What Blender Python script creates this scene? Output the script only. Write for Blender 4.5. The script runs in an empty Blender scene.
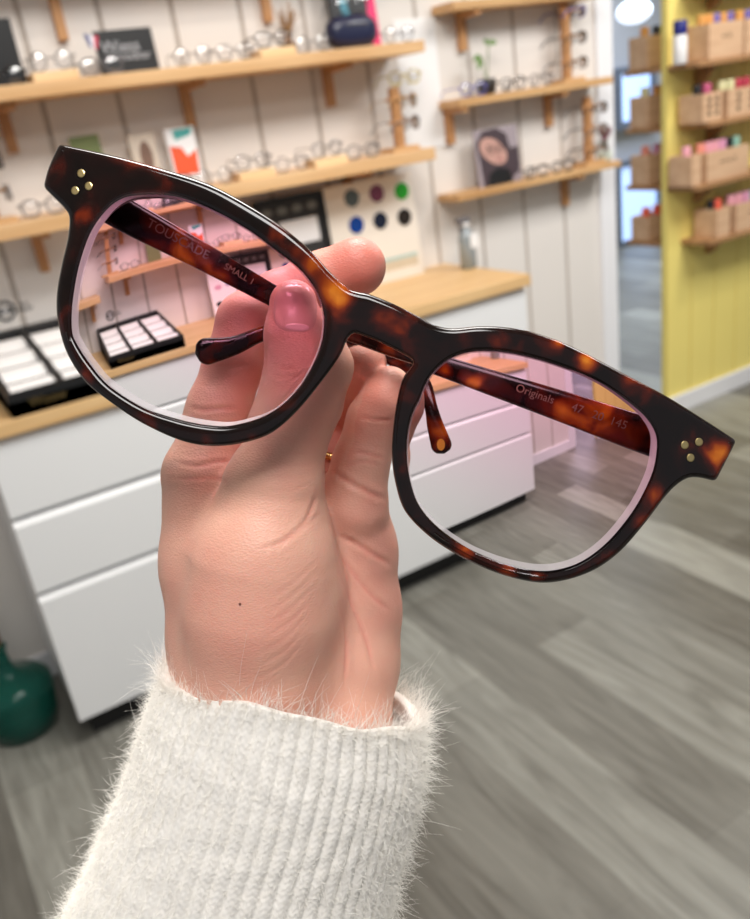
import bpy, bmesh, math, random
import numpy as np
from mathutils import Vector, Matrix
from mathutils.geometry import delaunay_2d_cdt
from mathutils.bvhtree import BVHTree

rnd = random.Random(7)
SC = bpy.context.scene
COL = SC.collection

# ------------------------------------------------------------------ camera
FPX = 837.1
PITCH, ROLL, YAW = math.radians(22.80), math.radians(8.36), math.radians(28.97)
EYE = 1.48

def cam_rot():
    c, s = math.cos(YAW), math.sin(YAW)
    ry = np.array([[c, 0, s], [0, 1, 0], [-s, 0, c]])
    c, s = math.cos(PITCH), math.sin(PITCH)
    rx = np.array([[1, 0, 0], [0, c, -s], [0, s, c]])
    c, s = math.cos(ROLL), math.sin(ROLL)
    rz = np.array([[c, -s, 0], [s, c, 0], [0, 0, 1]])
    r = rz @ rx @ ry
    return np.stack([r[:, 0], -r[:, 2], r[:, 1]], axis=1)   # rows: right, up, back in (X, Y, Z)

RC = cam_rot()
CAMPOS = np.array([0.0, 0.0, EYE])
cam_data = bpy.data.cameras.new('camera')
cam = bpy.data.objects.new('camera', cam_data)
COL.objects.link(cam)
m = Matrix(RC.T.tolist()).to_4x4()
m.translation = Vector(CAMPOS)
cam.matrix_world = m
cam_data.sensor_fit = 'HORIZONTAL'
cam_data.sensor_width = 36.0
cam_data.lens = FPX / 750 * 36.0
cam_data.clip_start = 0.01
cam_data.clip_end = 60
cam_data.dof.use_dof = True
cam_data.dof.focus_distance = 0.180
cam_data.dof.aperture_fstop = 25.0
SC.camera = cam

# ------------------------------------------------------------------ world, lights, exposure
SC.view_settings.view_transform = 'Standard'
SC.view_settings.look = 'None'
SC.view_settings.exposure = 0.0
SC.view_settings.gamma = 1.0
SC.view_settings.use_curve_mapping = False
try:
    SC.cycles.use_denoising = True
    SC.cycles.caustics_refractive = True
    SC.cycles.caustics_reflective = False
    SC.cycles.transparent_max_bounces = 24
    SC.cycles.max_bounces = 10
    SC.cycles.transmission_bounces = 10
    SC.cycles.sample_clamp_indirect = 6
except Exception:
    pass

w = bpy.data.worlds.new('world')
SC.world = w
w.use_nodes = True
w.node_tree.nodes['Background'].inputs[0].default_value = (0.94, 0.97, 1.0, 1)
w.node_tree.nodes['Background'].inputs[1].default_value = 0.30

def area(name, loc, size, power, color=(1, 1, 1), target=None, sy=None):
    l = bpy.data.lights.new(name, 'AREA')
    l.energy = power
    l.color = color
    l.size = size
    if sy:
        l.shape = 'RECTANGLE'
        l.size_y = sy
    o = bpy.data.objects.new(name, l)
    COL.objects.link(o)
    o.location = loc
    if target is not None:
        o.rotation_euler = (Vector(target) - Vector(loc)).to_track_quat('-Z', 'Y').to_euler()
    return o

def spot(name, loc, target, power, color=(1, .93, .84), size=100, radius=.035):
    l = bpy.data.lights.new(name, 'SPOT')
    l.energy = power
    l.color = color
    l.spot_size = math.radians(size)
    l.spot_blend = .8
    l.shadow_soft_size = radius
    o = bpy.data.objects.new(name, l)
    COL.objects.link(o)
    o.location = loc
    o.rotation_euler = (Vector(target) - Vector(loc)).to_track_quat('-Z', 'Y').to_euler()
    return o

area('ceiling_panel_light', (0.75, 0.85, 2.66), 1.0, 38, (1, .97, .93), (0.75, 0.85, 0), .6)
area('ceiling_panel_light', (-0.1, -0.35, 2.66), .8, 22, (1, .98, .96), (-0.05, -0.2, 0), .6)
area('ceiling_panel_light', (2.7, 0.8, 2.66), 1.2, 46, (1, .99, .98), (2.7, 1.0, 0), .8)
area('next_room_light', (5.0, 3.9, 2.6), 1.4, 130, (.78, .87, 1), (4.8, 3.9, 0), 1.2)
for x in (0.1, 0.6, 1.1, 1.6, 2.1):
    spot('ceiling_spot_light', (x, 1.35, 2.62), (x + .1, 2.4, 1.35), 6.5 if x < 1.5 else 4.5)
spot('ceiling_spot_light', (3.2, 1.3, 2.62), (3.3, 2.4, .8), 34)

# ------------------------------------------------------------------ pixel helpers (a ray of the photograph met with a plane of the room)
def ray(px, py):
    return RC.T @ np.array([(px - 375) / FPX, -(py - 459.5) / FPX, -1.0])

def at_Y(px, py, Y):
    r = ray(px, py)
    return Vector(CAMPOS + r * (Y / r[1]))

def at_Z(px, py, Z):
    r = ray(px, py)
    return Vector(CAMPOS + r * ((Z - EYE) / r[2]))

def at_d(px, py, d):
    """point at depth d metres along the viewing axis"""
    return Vector(CAMPOS + ray(px, py) * d)

# ------------------------------------------------------------------ mesh helpers
def link(name, me, mat=None, parent=None, smooth=False):
    o = bpy.data.objects.new(name, me)
    COL.objects.link(o)
    if mat is not None and len(me.materials) == 0:
        me.materials.append(mat)
    if smooth:
        me.polygons.foreach_set('use_smooth', [True] * len(me.polygons))
    if parent is not None:
        o.parent = parent
    return o

def from_bm(name, bm, mat=None, parent=None, smooth=False):
    me = bpy.data.meshes.new(name)
    bm.normal_update()
    bm.to_mesh(me)
    bm.free()
    return link(name, me, mat, parent, smooth)

def from_py(name, v, f, mat=None, parent=None, smooth=False):
    me = bpy.data.meshes.new(name)
    me.from_pydata([tuple(p) for p in v], [], [tuple(q) for q in f])
    me.update()
    return link(name, me, mat, parent, smooth)

def add_box(bm, x0, x1, y0, y1, z0, z1, bev=0.0):
    vs = [bm.verts.new((x, y, z)) for x in (x0, x1) for y in (y0, y1) for z in (z0, z1)]
    fs = [(0, 1, 3, 2), (4, 6, 7, 5), (0, 4, 5, 1), (2, 3, 7, 6), (0, 2, 6, 4), (1, 5, 7, 3)]
    fl = [bm.faces.new([vs[i] for i in f]) for f in fs]
    if bev > 0:
        es = set(e for f in fl for e in f.edges)
        bmesh.ops.bevel(bm, geom=list(es), offset=bev, segments=2, affect='EDGES', profile=.5)

def box(name, x0, x1, y0, y1, z0, z1, mat, parent=None, bev=0.0):
    bm = bmesh.new()
    add_box(bm, x0, x1, y0, y1, z0, z1, bev)
    return from_bm(name, bm, mat, parent)

def add_lathe(bm, prof, cx=0, cy=0, n=28, cap=True):
    rings = []
    for r, z in prof:
        rings.append([bm.verts.new((cx + r * math.cos(2 * math.pi * i / n), cy + r * math.sin(2 * math.pi * i / n), z)) for i in range(n)])
    for a, b in zip(rings, rings[1:]):
        for i in range(n):
            bm.faces.new((a[i], a[(i + 1) % n], b[(i + 1) % n], b[i]))
    if cap:
        bm.faces.new(list(reversed(rings[0])))
        bm.faces.new(rings[-1])

def lathe(name, prof, mat, parent=None, n=28, cx=0, cy=0):
    bm = bmesh.new()
    add_lathe(bm, prof, cx, cy, n)
    return from_bm(name, bm, mat, parent, True)

def add_tube(bm, pts, r, n=8, closed=False):
    pts = [Vector(p) for p in pts]
    N = len(pts)
    rings = []
    up = Vector((0, 0, 1))
    for i, p in enumerate(pts):
        if closed:
            t = pts[(i + 1) % N] - pts[i - 1]
        else:
            t = pts[min(i + 1, N - 1)] - pts[max(i - 1, 0)]
        t.normalize()
        u = up if abs(t.dot(up)) < .95 else Vector((1, 0, 0))
        a = t.cross(u).normalized()
        b = a.cross(t).normalized()
        rr = r[i] if isinstance(r, (list, tuple)) else r
        rings.append([bm.verts.new(p + (a * math.cos(2 * math.pi * k / n) + b * math.sin(2 * math.pi * k / n)) * rr) for k in range(n)])
    rng = range(N) if closed else range(N - 1)
    for i in rng:
        a, b = rings[i], rings[(i + 1) % N]
        for k in range(n):
            bm.faces.new((a[k], a[(k + 1) % n], b[(k + 1) % n], b[k]))
    if not closed:
        bm.faces.new(list(reversed(rings[0])))
        bm.faces.new(rings[-1])

def tube(name, pts, r, mat, parent=None, n=8, closed=False):
    bm = bmesh.new()
    add_tube(bm, pts, r, n, closed)
    return from_bm(name, bm, mat, parent, True)

def prism(name, poly, x0, x1, mat, parent=None):
    """poly of (y, z) extruded along X"""
    n = len(poly)
    v = [(x0, y, z) for y, z in poly] + [(x1, y, z) for y, z in poly]
    f = [tuple(range(n)), tuple(reversed(range(n, 2 * n)))] + [(i, (i + 1) % n, n + (i + 1) % n, n + i) for i in range(n)]
    o = from_py(name, v, f, mat, parent)
    bm = bmesh.new()
    bm.from_mesh(o.data)
    bmesh.ops.recalc_face_normals(bm, faces=bm.faces[:])
    bm.to_mesh(o.data)
    bm.free()
    return o

def empty(name, loc, rz=0.0):
    o = bpy.data.objects.new(name, None)
    COL.objects.link(o)
    o.location = loc
    o.rotation_euler = (0, 0, rz)
    o.empty_display_size = .02
    return o

def tag(o, label=None, cat=None, group=None, kind=None):
    if label: o['label'] = label
    if cat: o['category'] = cat
    if group: o['group'] = group
    if kind: o['kind'] = kind
    return o

def struct(o):
    o['kind'] = 'structure'
    return o

def dup(root, loc=None, rz=None):
    r = root.copy()
    COL.objects.link(r)
    if loc is not None: r.location = loc
    if rz is not None: r.rotation_euler = (0, 0, rz)
    for ch in list(root.children):
        c = ch.copy()
        COL.objects.link(c)
        c.parent = r
        for g in list(ch.children):
            d = g.copy()
            COL.objects.link(d)
            d.parent = c
    return r

def text(name, body, size, mat, parent, mat4, align='CENTER', extrude=0.0003):
    c = bpy.data.curves.new(name, 'FONT')
    c.body = body
    c.size = size
    c.align_x = align
    c.align_y = 'CENTER'
    c.extrude = extrude
    c.materials.append(mat)
    o = bpy.data.objects.new(name, c)
    COL.objects.link(o)
    me = bpy.data.meshes.new_from_object(o)          # keep the letters as a plain mesh
    bpy.data.objects.remove(o)
    bpy.data.curves.remove(c)
    o = bpy.data.objects.new(name, me)
    COL.objects.link(o)
    if parent is not None:
        o.parent = parent
    o.matrix_local = mat4
    return o

FACING = Matrix.Rotation(math.pi / 2, 4, 'X')      # text upright in the XZ plane, read from -Y

# ------------------------------------------------------------------ materials
def lin(r, g, b):
    f = lambda c: (c / 255) / 12.92 if c / 255 <= .04045 else ((c / 255 + .055) / 1.055) ** 2.4
    return (f(r), f(g), f(b), 1)

def new_mat(name):
    mt = bpy.data.materials.new(name)
    mt.use_nodes = True
    nt = mt.node_tree
    return mt, nt, nt.nodes['Principled BSDF']

def plain(name, col, rough=.5, metal=0.0, spec=.5, noise=0.06, scale=30, coat=0, emit=0):
    mt, nt, b = new_mat(name)
    b.inputs['Roughness'].default_value = rough
    b.inputs['Metallic'].default_value = metal
    b.inputs['Specular IOR Level'].default_value = spec
    b.inputs['Coat Weight'].default_value = coat
    tc = nt.nodes.new('ShaderNodeTexCoord')
    nz = nt.nodes.new('ShaderNodeTexNoise')
    nz.inputs['Scale'].default_value = scale
    nt.links.new(tc.outputs['Object'], nz.inputs['Vector'])
    rp = nt.nodes.new('ShaderNodeValToRGB')
    c = lin(*col)
    rp.color_ramp.elements[0].color = tuple(x * (1 - noise) for x in c[:3]) + (1,)
    rp.color_ramp.elements[1].color = tuple(min(1, x * (1 + noise)) for x in c[:3]) + (1,)
    nt.links.new(nz.outputs['Fac'], rp.inputs['Fac'])
    nt.links.new(rp.outputs['Color'], b.inputs['Base Color'])
    if emit:
        b.inputs['Emission Color'].default_value = c
        b.inputs['Emission Strength'].default_value = emit
    return mt

def wood(name, c1, c2, axis='X', rough=.45, scale=1.0):
    mt, nt, b = new_mat(name)
    b.inputs['Roughness'].default_value = rough
    tc = nt.nodes.new('ShaderNodeTexCoord')
    mp = nt.nodes.new('ShaderNodeMapping')
    s = {'X': (2.2, 28, 28), 'Y': (28, 2.2, 28), 'Z': (28, 28, 2.2)}[axis]
    mp.inputs['Scale'].default_value = tuple(k * scale for k in s)
    nt.links.new(tc.outputs['Object'], mp.inputs['Vector'])
    nz = nt.nodes.new('ShaderNodeTexNoise')
    nz.inputs['Scale'].default_value = 1.0
    nz.inputs['Detail'].default_value = 5
    nz.inputs['Distortion'].default_value = .6
    nt.links.new(mp.outputs[0], nz.inputs['Vector'])
    rp = nt.nodes.new('ShaderNodeValToRGB')
    rp.color_ramp.elements[0].position = .3
    rp.color_ramp.elements[1].position = .7
    rp.color_ramp.elements[0].color = lin(*c1)
    rp.color_ramp.elements[1].color = lin(*c2)
    nt.links.new(nz.outputs['Fac'], rp.inputs['Fac'])
    nt.links.new(rp.outputs['Color'], b.inputs['Base Color'])
    return mt

def clear_glass(name, tint=(1, 1, 1), alpha=.25, rough=.03):
    """thin clear sheet: mostly see-through with a glossy surface"""
    mt, nt, b = new_mat(name)
    nt.nodes.remove(b)
    out = nt.nodes['Material Output']
    tr = nt.nodes.new('ShaderNodeBsdfTransparent')
    tr.inputs[0].default_value = (*tint, 1)
    gl = nt.nodes.new('ShaderNodeBsdfGlossy')
    gl.inputs['Roughness'].default_value = rough
    fr = nt.nodes.new('ShaderNodeFresnel')
    fr.inputs[0].default_value = 1.5
    ma = nt.nodes.new('ShaderNodeMath')
    ma.operation = 'MULTIPLY_ADD'
    ma.inputs[1].default_value = 1.0
    ma.inputs[2].default_value = alpha * .2
    nt.links.new(fr.outputs[0], ma.inputs[0])
    mx = nt.nodes.new('ShaderNodeMixShader')
    nt.links.new(ma.outputs[0], mx.inputs[0])
    nt.links.new(tr.outputs[0], mx.inputs[1])
    nt.links.new(gl.outputs[0], mx.inputs[2])
    nt.links.new(mx.outputs[0], out.inputs[0])
    return mt

def floor_mat():
    mt, nt, b = new_mat('grey_wood_planks')
    b.inputs['Roughness'].default_value = .42
    tc = nt.nodes.new('ShaderNodeTexCoord')
    mp = nt.nodes.new('ShaderNodeMapping')
    mp.inputs['Rotation'].default_value = (0, 0, math.pi / 2)
    mp.inputs['Location'].default_value = (.4, .905, 0)
    nt.links.new(tc.outputs['Object'], mp.inputs['Vector'])
    br = nt.nodes.new('ShaderNodeTexBrick')
    br.inputs['Scale'].default_value = 1.0
    br.inputs['Mortar Size'].default_value = .0012
    br.inputs['Mortar Smooth'].default_value = .2
    br.inputs['Brick Width'].default_value = 1.15
    br.inputs['Row Height'].default_value = .2
    br.offset = .37
    br.inputs['Color1'].default_value = (0, 0, 0, 1)
    br.inputs['Color2'].default_value = (1, 1, 1, 1)
    br.inputs['Mortar'].default_value = (.1, .1, .1, 1)
    nt.links.new(mp.outputs[0], br.inputs['Vector'])
    r1 = nt.nodes.new('ShaderNodeValToRGB')
    els = r1.color_ramp.elements
    els[0].color = lin(110, 107, 100)
    els[1].color = lin(163, 162, 154)
    e = els.new(.35); e.color = lin(125, 123, 116)
    e = els.new(.7); e.color = lin(143, 142, 135)
    nt.links.new(br.outputs['Color'], r1.inputs['Fac'])
    m2 = nt.nodes.new('ShaderNodeMapping')
    m2.inputs['Scale'].default_value = (19, 2.0, 1)
    nt.links.new(tc.outputs['Object'], m2.inputs['Vector'])
    nz = nt.nodes.new('ShaderNodeTexNoise')
    nz.inputs['Scale'].default_value = 1.0
    nz.inputs['Detail'].default_value = 8
    nz.inputs['Roughness'].default_value = .62
    nz.inputs['Distortion'].default_value = 1.6
    nt.links.new(m2.outputs[0], nz.inputs['Vector'])
    r2 = nt.nodes.new('ShaderNodeValToRGB')
    r2.color_ramp.elements[0].position = .32
    r2.color_ramp.elements[1].position = .72
    r2.color_ramp.elements[0].color = (.58, .565, .54, 1)
    r2.color_ramp.elements[1].color = (1.12, 1.12, 1.1, 1)
    nt.links.new(nz.outputs['Fac'], r2.inputs['Fac'])
    mx = nt.nodes.new('ShaderNodeMix')
    mx.data_type = 'RGBA'
    mx.blend_type = 'MULTIPLY'
    mx.inputs['Factor'].default_value = 1
    nt.links.new(r1.outputs[0], mx.inputs['A'])
    nt.links.new(r2.outputs[0], mx.inputs['B'])
    nt.links.new(mx.outputs['Result'], b.inputs['Base Color'])
    return mt

def tortoise(name, seed=0.0, sc=75.0, base=.33, amp=.42, rough=.09, spec=.5):
    """near-black acetate mottled with red-brown and amber; the attribute 'amber' sets the larger patches"""
    mt, nt, b = new_mat(name)
    b.inputs['Roughness'].default_value = rough
    b.inputs['Specular IOR Level'].default_value = spec
    tc = nt.nodes.new('ShaderNodeTexCoord')
    mp = nt.nodes.new('ShaderNodeMapping')
    mp.inputs['Location'].default_value = (seed, seed * .7, -seed)
    nt.links.new(tc.outputs['Object'], mp.inputs['Vector'])
    nz = nt.nodes.new('ShaderNodeTexNoise')
    nz.inputs['Scale'].default_value = sc
    nz.inputs['Detail'].default_value = 2.2
    nz.inputs['Roughness'].default_value = .5
    nz.inputs['Distortion'].default_value = .5
    nt.links.new(mp.outputs[0], nz.inputs['Vector'])
    at = nt.nodes.new('ShaderNodeAttribute'); at.attribute_name = 'amber'
    m1 = nt.nodes.new('ShaderNodeMath'); m1.operation = 'MULTIPLY_ADD'
    m1.inputs[1].default_value = amp * 2; m1.inputs[2].default_value = base - amp
    nt.links.new(nz.outputs['Fac'], m1.inputs[0])
    m2 = nt.nodes.new('ShaderNodeMath'); m2.operation = 'ADD'; m2.use_clamp = True
    nt.links.new(m1.outputs[0], m2.inputs[0]); nt.links.new(at.outputs['Fac'], m2.inputs[1])
    rp = nt.nodes.new('ShaderNodeValToRGB')
    els = rp.color_ramp.elements
    els[0].position = .22; els[0].color = lin(14, 5, 5)
    els[1].position = 1.0; els[1].color = lin(240, 160, 50)
    for p, c in ((.36, (26, 7, 6)), (.48, (66, 16, 8)), (.60, (118, 38, 10)), (.74, (178, 84, 16)), (.88, (222, 132, 34))):
        e = els.new(p); e.color = lin(*c)
    nt.links.new(m2.outputs[0], rp.inputs['Fac'])
    nt.links.new(rp.outputs[0], b.inputs['Base Color'])
    return mt

def amber(o, spots, space):
    """spots: (px, py, radius px, strength) -> the pattern of the acetate"""
    me = o.data
    n = len(me.vertices)
    co = np.empty(n * 3); me.vertices.foreach_get('co', co); co = co.reshape(-1, 3) + np.array(space)
    val = np.zeros(n)
    c = (co - CAMPOS) @ RC.T
    x = 375 + FPX * c[:, 0] / -c[:, 2]; y = 459.5 - FPX * c[:, 1] / -c[:, 2]
    for px, py, r, a in spots: val += a * np.exp(-((x - px) ** 2 + (y - py) ** 2) / (r * r))
    ca = me.color_attributes.new('amber', 'FLOAT_COLOR', 'POINT')
    buf = np.ones((n, 4), np.float32); buf[:, :3] = val[:, None]
    ca.data.foreach_set('color', buf.ravel())

M = {}
M['wall'] = plain('painted_board', (229, 223, 217), .55, scale=4, noise=.03)
M['gap'] = plain('board_gap', (186, 177, 168), .7, scale=6)
M['white'] = plain('white_lacquer', (238, 238, 238), .32, scale=3, noise=.015)
M['trim'] = plain('white_trim', (240, 240, 243), .4, scale=3, noise=.015)
M['ceil'] = plain('ceiling_white', (236, 234, 230), .8, scale=3, noise=.02)
M['floor'] = floor_mat()
M['pine'] = wood('pine_shelf', (205, 158, 106), (233, 194, 146), 'X')
M['pine_z'] = wood('pine_stick', (176, 124, 78), (204, 154, 104), 'Z')
M['pine_riser'] = wood('pale_pine', (226, 186, 134), (245, 214, 168), 'X')
M['pine_right'] = wood('pine_shelf_golden', (184, 138, 88), (222, 180, 128), 'X')
M['oak'] = wood('oak_worktop', (214, 170, 114), (232, 196, 144), 'X', .4)
M['yellow'] = plain('yellow_board', (247, 228, 132), .55, scale=5, noise=.03)
M['yellow_gap'] = plain('yellow_gap', (205, 184, 106), .6, scale=5)
M['brown_shelf'] = wood('brown_shelf_board', (150, 108, 70), (186, 142, 98), 'X')
M['crate'] = wood('crate_board', (206, 164, 128), (228, 192, 156), 'X', .6)
M['crate_mark'] = plain('crate_print', (92, 66, 48), .7)
M['black'] = plain('matt_black', (20, 20, 22), .45, noise=.1)
M['charcoal'] = plain('charcoal_card', (40, 40, 42), .5, noise=.1)
M['toe'] = plain('dark_toe_kick', (30, 29, 28), .7)
M['paper'] = plain('white_paper', (246, 245, 245), .6, noise=.01)
M['print'] = plain('white_print', (225, 225, 228), .6, noise=.02)
M['chrome'] = plain('polished_metal', (205, 205, 212), .12, 1.0)
M['steel'] = plain('brushed_steel', (104, 104, 110), .22, 1.0)
M['gold'] = plain('gold_metal', (226, 190, 120), .22, 1.0)
M['brass'] = plain('pale_brass', (222, 198, 140), .32, 1.0, noise=.03)
M['dark_acetate'] = plain('dark_acetate', (30, 26, 28), .15)
M['olive_acetate'] = plain('olive_acetate', (206, 184, 70), .2)
M['blue_acetate'] = plain('blue_acetate', (110, 110, 190), .2)
M['clear_acetate'] = plain('grey_acetate', (112, 108, 110), .15)
M['lens_thin'] = clear_glass('spectacle_lens', (.95, .95, .96), .6)
M['lens_dark'] = clear_glass('sun_lens', (.35, .33, .33), .6)
M['grey'] = plain('grey_frame', (96, 104, 118), .45)

# ------------------------------------------------------------------ room
WY = 2.45
floor_o = struct(box('floor', -2.6, 8.2, -3.4, 6.2, -.05, 0, M['floor']))
struct(box('ceiling', -2.6, 8.2, -1.2, 6.2, 2.7, 2.75, M['ceil']))

def boards(name, x0, x1, y, z0, z1, pitch, start, mat, gapmat, thick=.05, gap=.015):
    """board wall: one mesh, upright boards over a darker backing"""
    bm = bmesh.new()
    add_box(bm, x0, x1, y + .005, y + thick, z0, z1)
    n0 = len(bm.faces)
    x = start
    while x > x0: x -= pitch
    while x < x1:
        a, b = max(x + gap / 2, x0), min(x + pitch - gap / 2, x1)
        if b - a > .01: add_box(bm, a, b, y, y + .0125, z0, z1)
        x += pitch
    bm.faces.ensure_lookup_table()
    for i, f in enumerate(bm.faces): f.material_index = 1 if i < n0 else 0
    o = from_bm(name, bm)
    o.data.materials.append(mat); o.data.materials.append(gapmat)
    return struct(o)

boards('wall_back', -2.6, 2.585, WY, 0, 2.7, .2, .734, M['wall'], M['gap'], .12)
struct(box('trim_1', 2.515, 2.597, WY - .014, WY + .12, 0, 2.7, M['trim'], bev=.003))
struct(box('baseboard_back', -2.6, 2.515, WY - .014, WY, 0, .085, M['trim'], bev=.003))
struct(box('trim_2', 2.597, 2.66, WY + .10, WY + .16, 0, 2.7, M['grey'], bev=.003))

# yellow partition
PX, PY = 2.885, 2.43
boards('wall_yellow', PX, 6.2, PY, 0, 2.7, .155, PX + .155, M['yellow'], M['yellow_gap'], .026, .006)
struct(box('baseboard_yellow', PX - .006, 6.2, PY - .016, PY, 0, .085, M['trim'], bev=.003))

struct(box('trim_3', PX - .004, PX, PY, PY + .026, 0, 2.7, M['yellow']))
# far room seen through the opening
FY = 5.45
struct(box('wall_far', 2.0, 8.2, FY + .1, FY + .2, 0, 2.7, plain('far_wall_grey', (176, 178, 186), .6)))
mp_pane = plain('daylight_pane', (176, 204, 252), .3, emit=1.0)
def win(idx, a, b, mat=mp_pane):
    (xa, za), (xb, zb) = a, b
    wn = empty('window_%d' % idx, (xa, FY, za)); struct(wn)
    fr = bmesh.new()
    t = .05
    W_, H_ = xb - xa, zb - za
    add_box(fr, -t, W_ + t, -.03, .05, -t, 0); add_box(fr, -t, W_ + t, -.03, .05, H_, H_ + t)
    add_box(fr, -t, 0, -.03, .05, 0, H_); add_box(fr, W_, W_ + t, -.03, .05, 0, H_)
    struct(from_bm('window_frame', fr, M['grey'], wn))
    struct(box('window_pane', 0, W_, 0, .01, 0, H_, mat, wn))
def zx(px, py): 
    v = at_Y(px, py, FY); return v.x, v.z
win(1, (zx(620, 120)[0], zx(634, 120)[1]), (zx(650, 72)[0], zx(634, 72)[1]))
win(2, (zx(620, 240)[0], zx(634, 238)[1]), (zx(656, 165)[0], zx(634, 165)[1]))

# ------------------------------------------------------------------ drawer cabinet and worktop
CF = 2.017
cab = tag(empty('drawer_cabinet', (.118, CF, 0)), 'white handleless drawer cabinet with three wide drawers under the oak worktop', 'cabinet')
CW = 1.622
box('body', .004, CW - .004, .021, WY - CF - .002, .092, .897, M['white'], cab)
box('plinth', .03, CW - .03, .06, .08, 0, .092, M['toe'], cab)
for z0, z1 in ((.092, .476), (.490, .684), (.698, .889)):
    prism('drawer_front', [(0, z0), (0, z1 - .014), (.010, z1), (.019, z1), (.019, z0)], 0, CW, M['white'], cab)
WT = .932
tag(box('worktop', .100, 1.752, 2.0, WY, .897, WT, M['oak'], None, .002), 'long oak worktop lying on the white drawer cabinet', 'worktop')

# ------------------------------------------------------------------ wall shelves
def shelf(name, x0, x1, y0, y1, z0, z1, bxs, mat, bmat, label, group, blen=.112):
    o = box(name, x0, x1, y0, y1, z0, z1, mat, None, .002)
    tag(o, label, 'shelf', group)
    for x in bxs:
        poly = [(y1 - .0, z0), (y1 - .0, z0 - blen), (y1 - .022, z0 - blen), (y1 - .024, z0 - .020), (max(y0 + .01, y1 - .15), z0 - .016), (max(y0 + .01, y1 - .15), z0)]
        prism('bracket', poly, x - .012, x + .012, bmat, o)
    return o
SF = 2.25
s1b, s1t, s2b, s2t = 1.602, 1.634, 1.297, 1.334
def bx(px, py, Y=WY - .02): return at_Y(px, py, Y).x
shelf('wall_shelf', .22, 1.617, SF, WY, s1b, s1t, [bx(8, 130), bx(188, 105), bx(331, 92)], M['pine'], M['pine_z'], 'upper long pine wall shelf crowded with eyeglasses and a black sign', 'long pine shelves over the worktop')
shelf('wall_shelf', .300, 1.617, SF, WY, s2b, s2t, [bx(40, 250), .93, 1.40], M['pine'], M['pine_z'], 'lower long pine wall shelf with eyeglasses, just above the worktop displays', 'long pine shelves over the worktop')
shelf('wall_shelf', .22, 1.617, SF, WY, 1.905, 1.937, [bx(57, 10), bx(266, 0), 1.48], M['pine'], M['pine_z'], 'topmost long pine shelf of which only bracket ends hang into view', 'long pine shelves over the worktop', .17)
shelf('wall_shelf', -.75, .235, SF, WY, 1.215, 1.25, [.19], M['pine'], M['pine_z'], 'end of another pine shelf seen through the pink spectacle lens', 'long pine shelves over the worktop')
RF = 2.335
r0 = shelf('wall_shelf', 1.80, 2.44, RF, WY, 1.712, 1.738, [bx(462, 20)], M['pine_right'], M['pine_z'], 'short golden pine shelf at the upper picture edge above the sprout', 'short pine shelves on the right')
r1 = shelf('wall_shelf', 1.79, 2.487, RF, WY, 1.433, 1.458, [1.82, bx(550, 110)], M['pine_right'], M['pine_z'], 'short golden pine shelf carrying the potted sprout and a spectacle rack', 'short pine shelves on the right')
r2 = shelf('wall_shelf', 1.75, 2.52, RF, WY, 1.143, 1.166, [bx(567, 200)], M['pine_right'], M['pine_z'], 'short golden pine shelf carrying the portrait card', 'short pine shelves on the right')

# ------------------------------------------------------------------ small eyeglasses (one of each style, then copies)
def rim_path(cx, hw, hh, p=2.0, n=26):
    out = []
    for i in range(n):
        a = 2 * math.pi * i / n
        c, s = math.cos(a), math.sin(a)
        out.append((cx + hw * math.copysign(abs(c) ** (2 / p), c), 0, .024 + hh * math.copysign(abs(s) ** (2 / p), s)))
    return out

def mini_glasses(style):
    mat, r, hw, hh, p, lm = style
    bm = bmesh.new()
    for s in (-1, 1):
        add_tube(bm, rim_path(s * .034, hw, hh, p), r, 6, True)
        add_tube(bm, [(s * (.034 + hw), 0, .031), (s * .0665, .002, .033), (s * .068, .008, .033)], r, 6)
    add_tube(bm, [(-.034 + hw, 0, .028), (-.006, -.001, .032), (.006, -.001, .032), (.034 - hw, 0, .028)], r, 6)
    root = from_bm('eyeglasses', bm, mat, None, True)
    for s in (-1, 1):
        tube('temple', [(s * .068, .006, .033), (s * .067, .08, .033), (s * .066, .105, .028), (s * .065, .135, .004)], max(r * .8, .0011), mat, root, 6)
        bm = bmesh.new()
        pts = rim_path(s * .034, hw - r * .5, hh - r * .5, p)
        vs = [bm.verts.new((x, .0004 - .0022 * 0, z)) for x, y, z in pts]
        prev = vs
        for q in (.8, .6, .4, .2):
            cur = [bm.verts.new((s * .034 + (x - s * .034) * q, .0004 - .0042 * (1 - q * q), .024 + (z - .024) * q)) for x, y, z in pts]
            for i in range(len(vs)): bm.faces.new((prev[i], prev[(i + 1) % len(vs)], cur[(i + 1) % len(vs)], cur[i]))
            prev = cur
        c = bm.verts.new((s * .034, -.0038, .024))
        for i in range(len(vs)): bm.faces.new((prev[i], prev[(i + 1) % len(vs)], c))
        from_bm('lens', bm, lm, root, True)
    return root

STY = {
    'chrome': (M['steel'], .0017, .023, .021, 2.0, M['lens_thin']),
    'steel': (M['steel'], .0021, .024, .019, 2.6, M['lens_thin']),
    'dark': (M['dark_acetate'], .0026, .025, .019, 2.6, M['lens_thin']),
    'gold': (M['gold'], .0014, .023, .021, 2.2, M['lens_thin']),
    'clear': (M['clear_acetate'], .0027, .025, .020, 2.3, M['lens_thin']),
    'blue': (M['blue_acetate'], .0022, .024, .019, 2.4, M['lens_thin']),
    'olive': (M['olive_acetate'], .0026, .024, .019, 2.6, M['lens_thin']),
    'sun': (M['dark_acetate'], .0026, .026, .020, 2.4, M['lens_dark']),
}
ADJ = {'chrome': 'shiny silver wire', 'steel': 'dark metal', 'dark': 'black rimmed', 'gold': 'thin gold', 'clear': 'pale grey', 'blue': 'bluish', 'olive': 'yellow-green', 'sun': 'dark tinted'}
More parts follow.
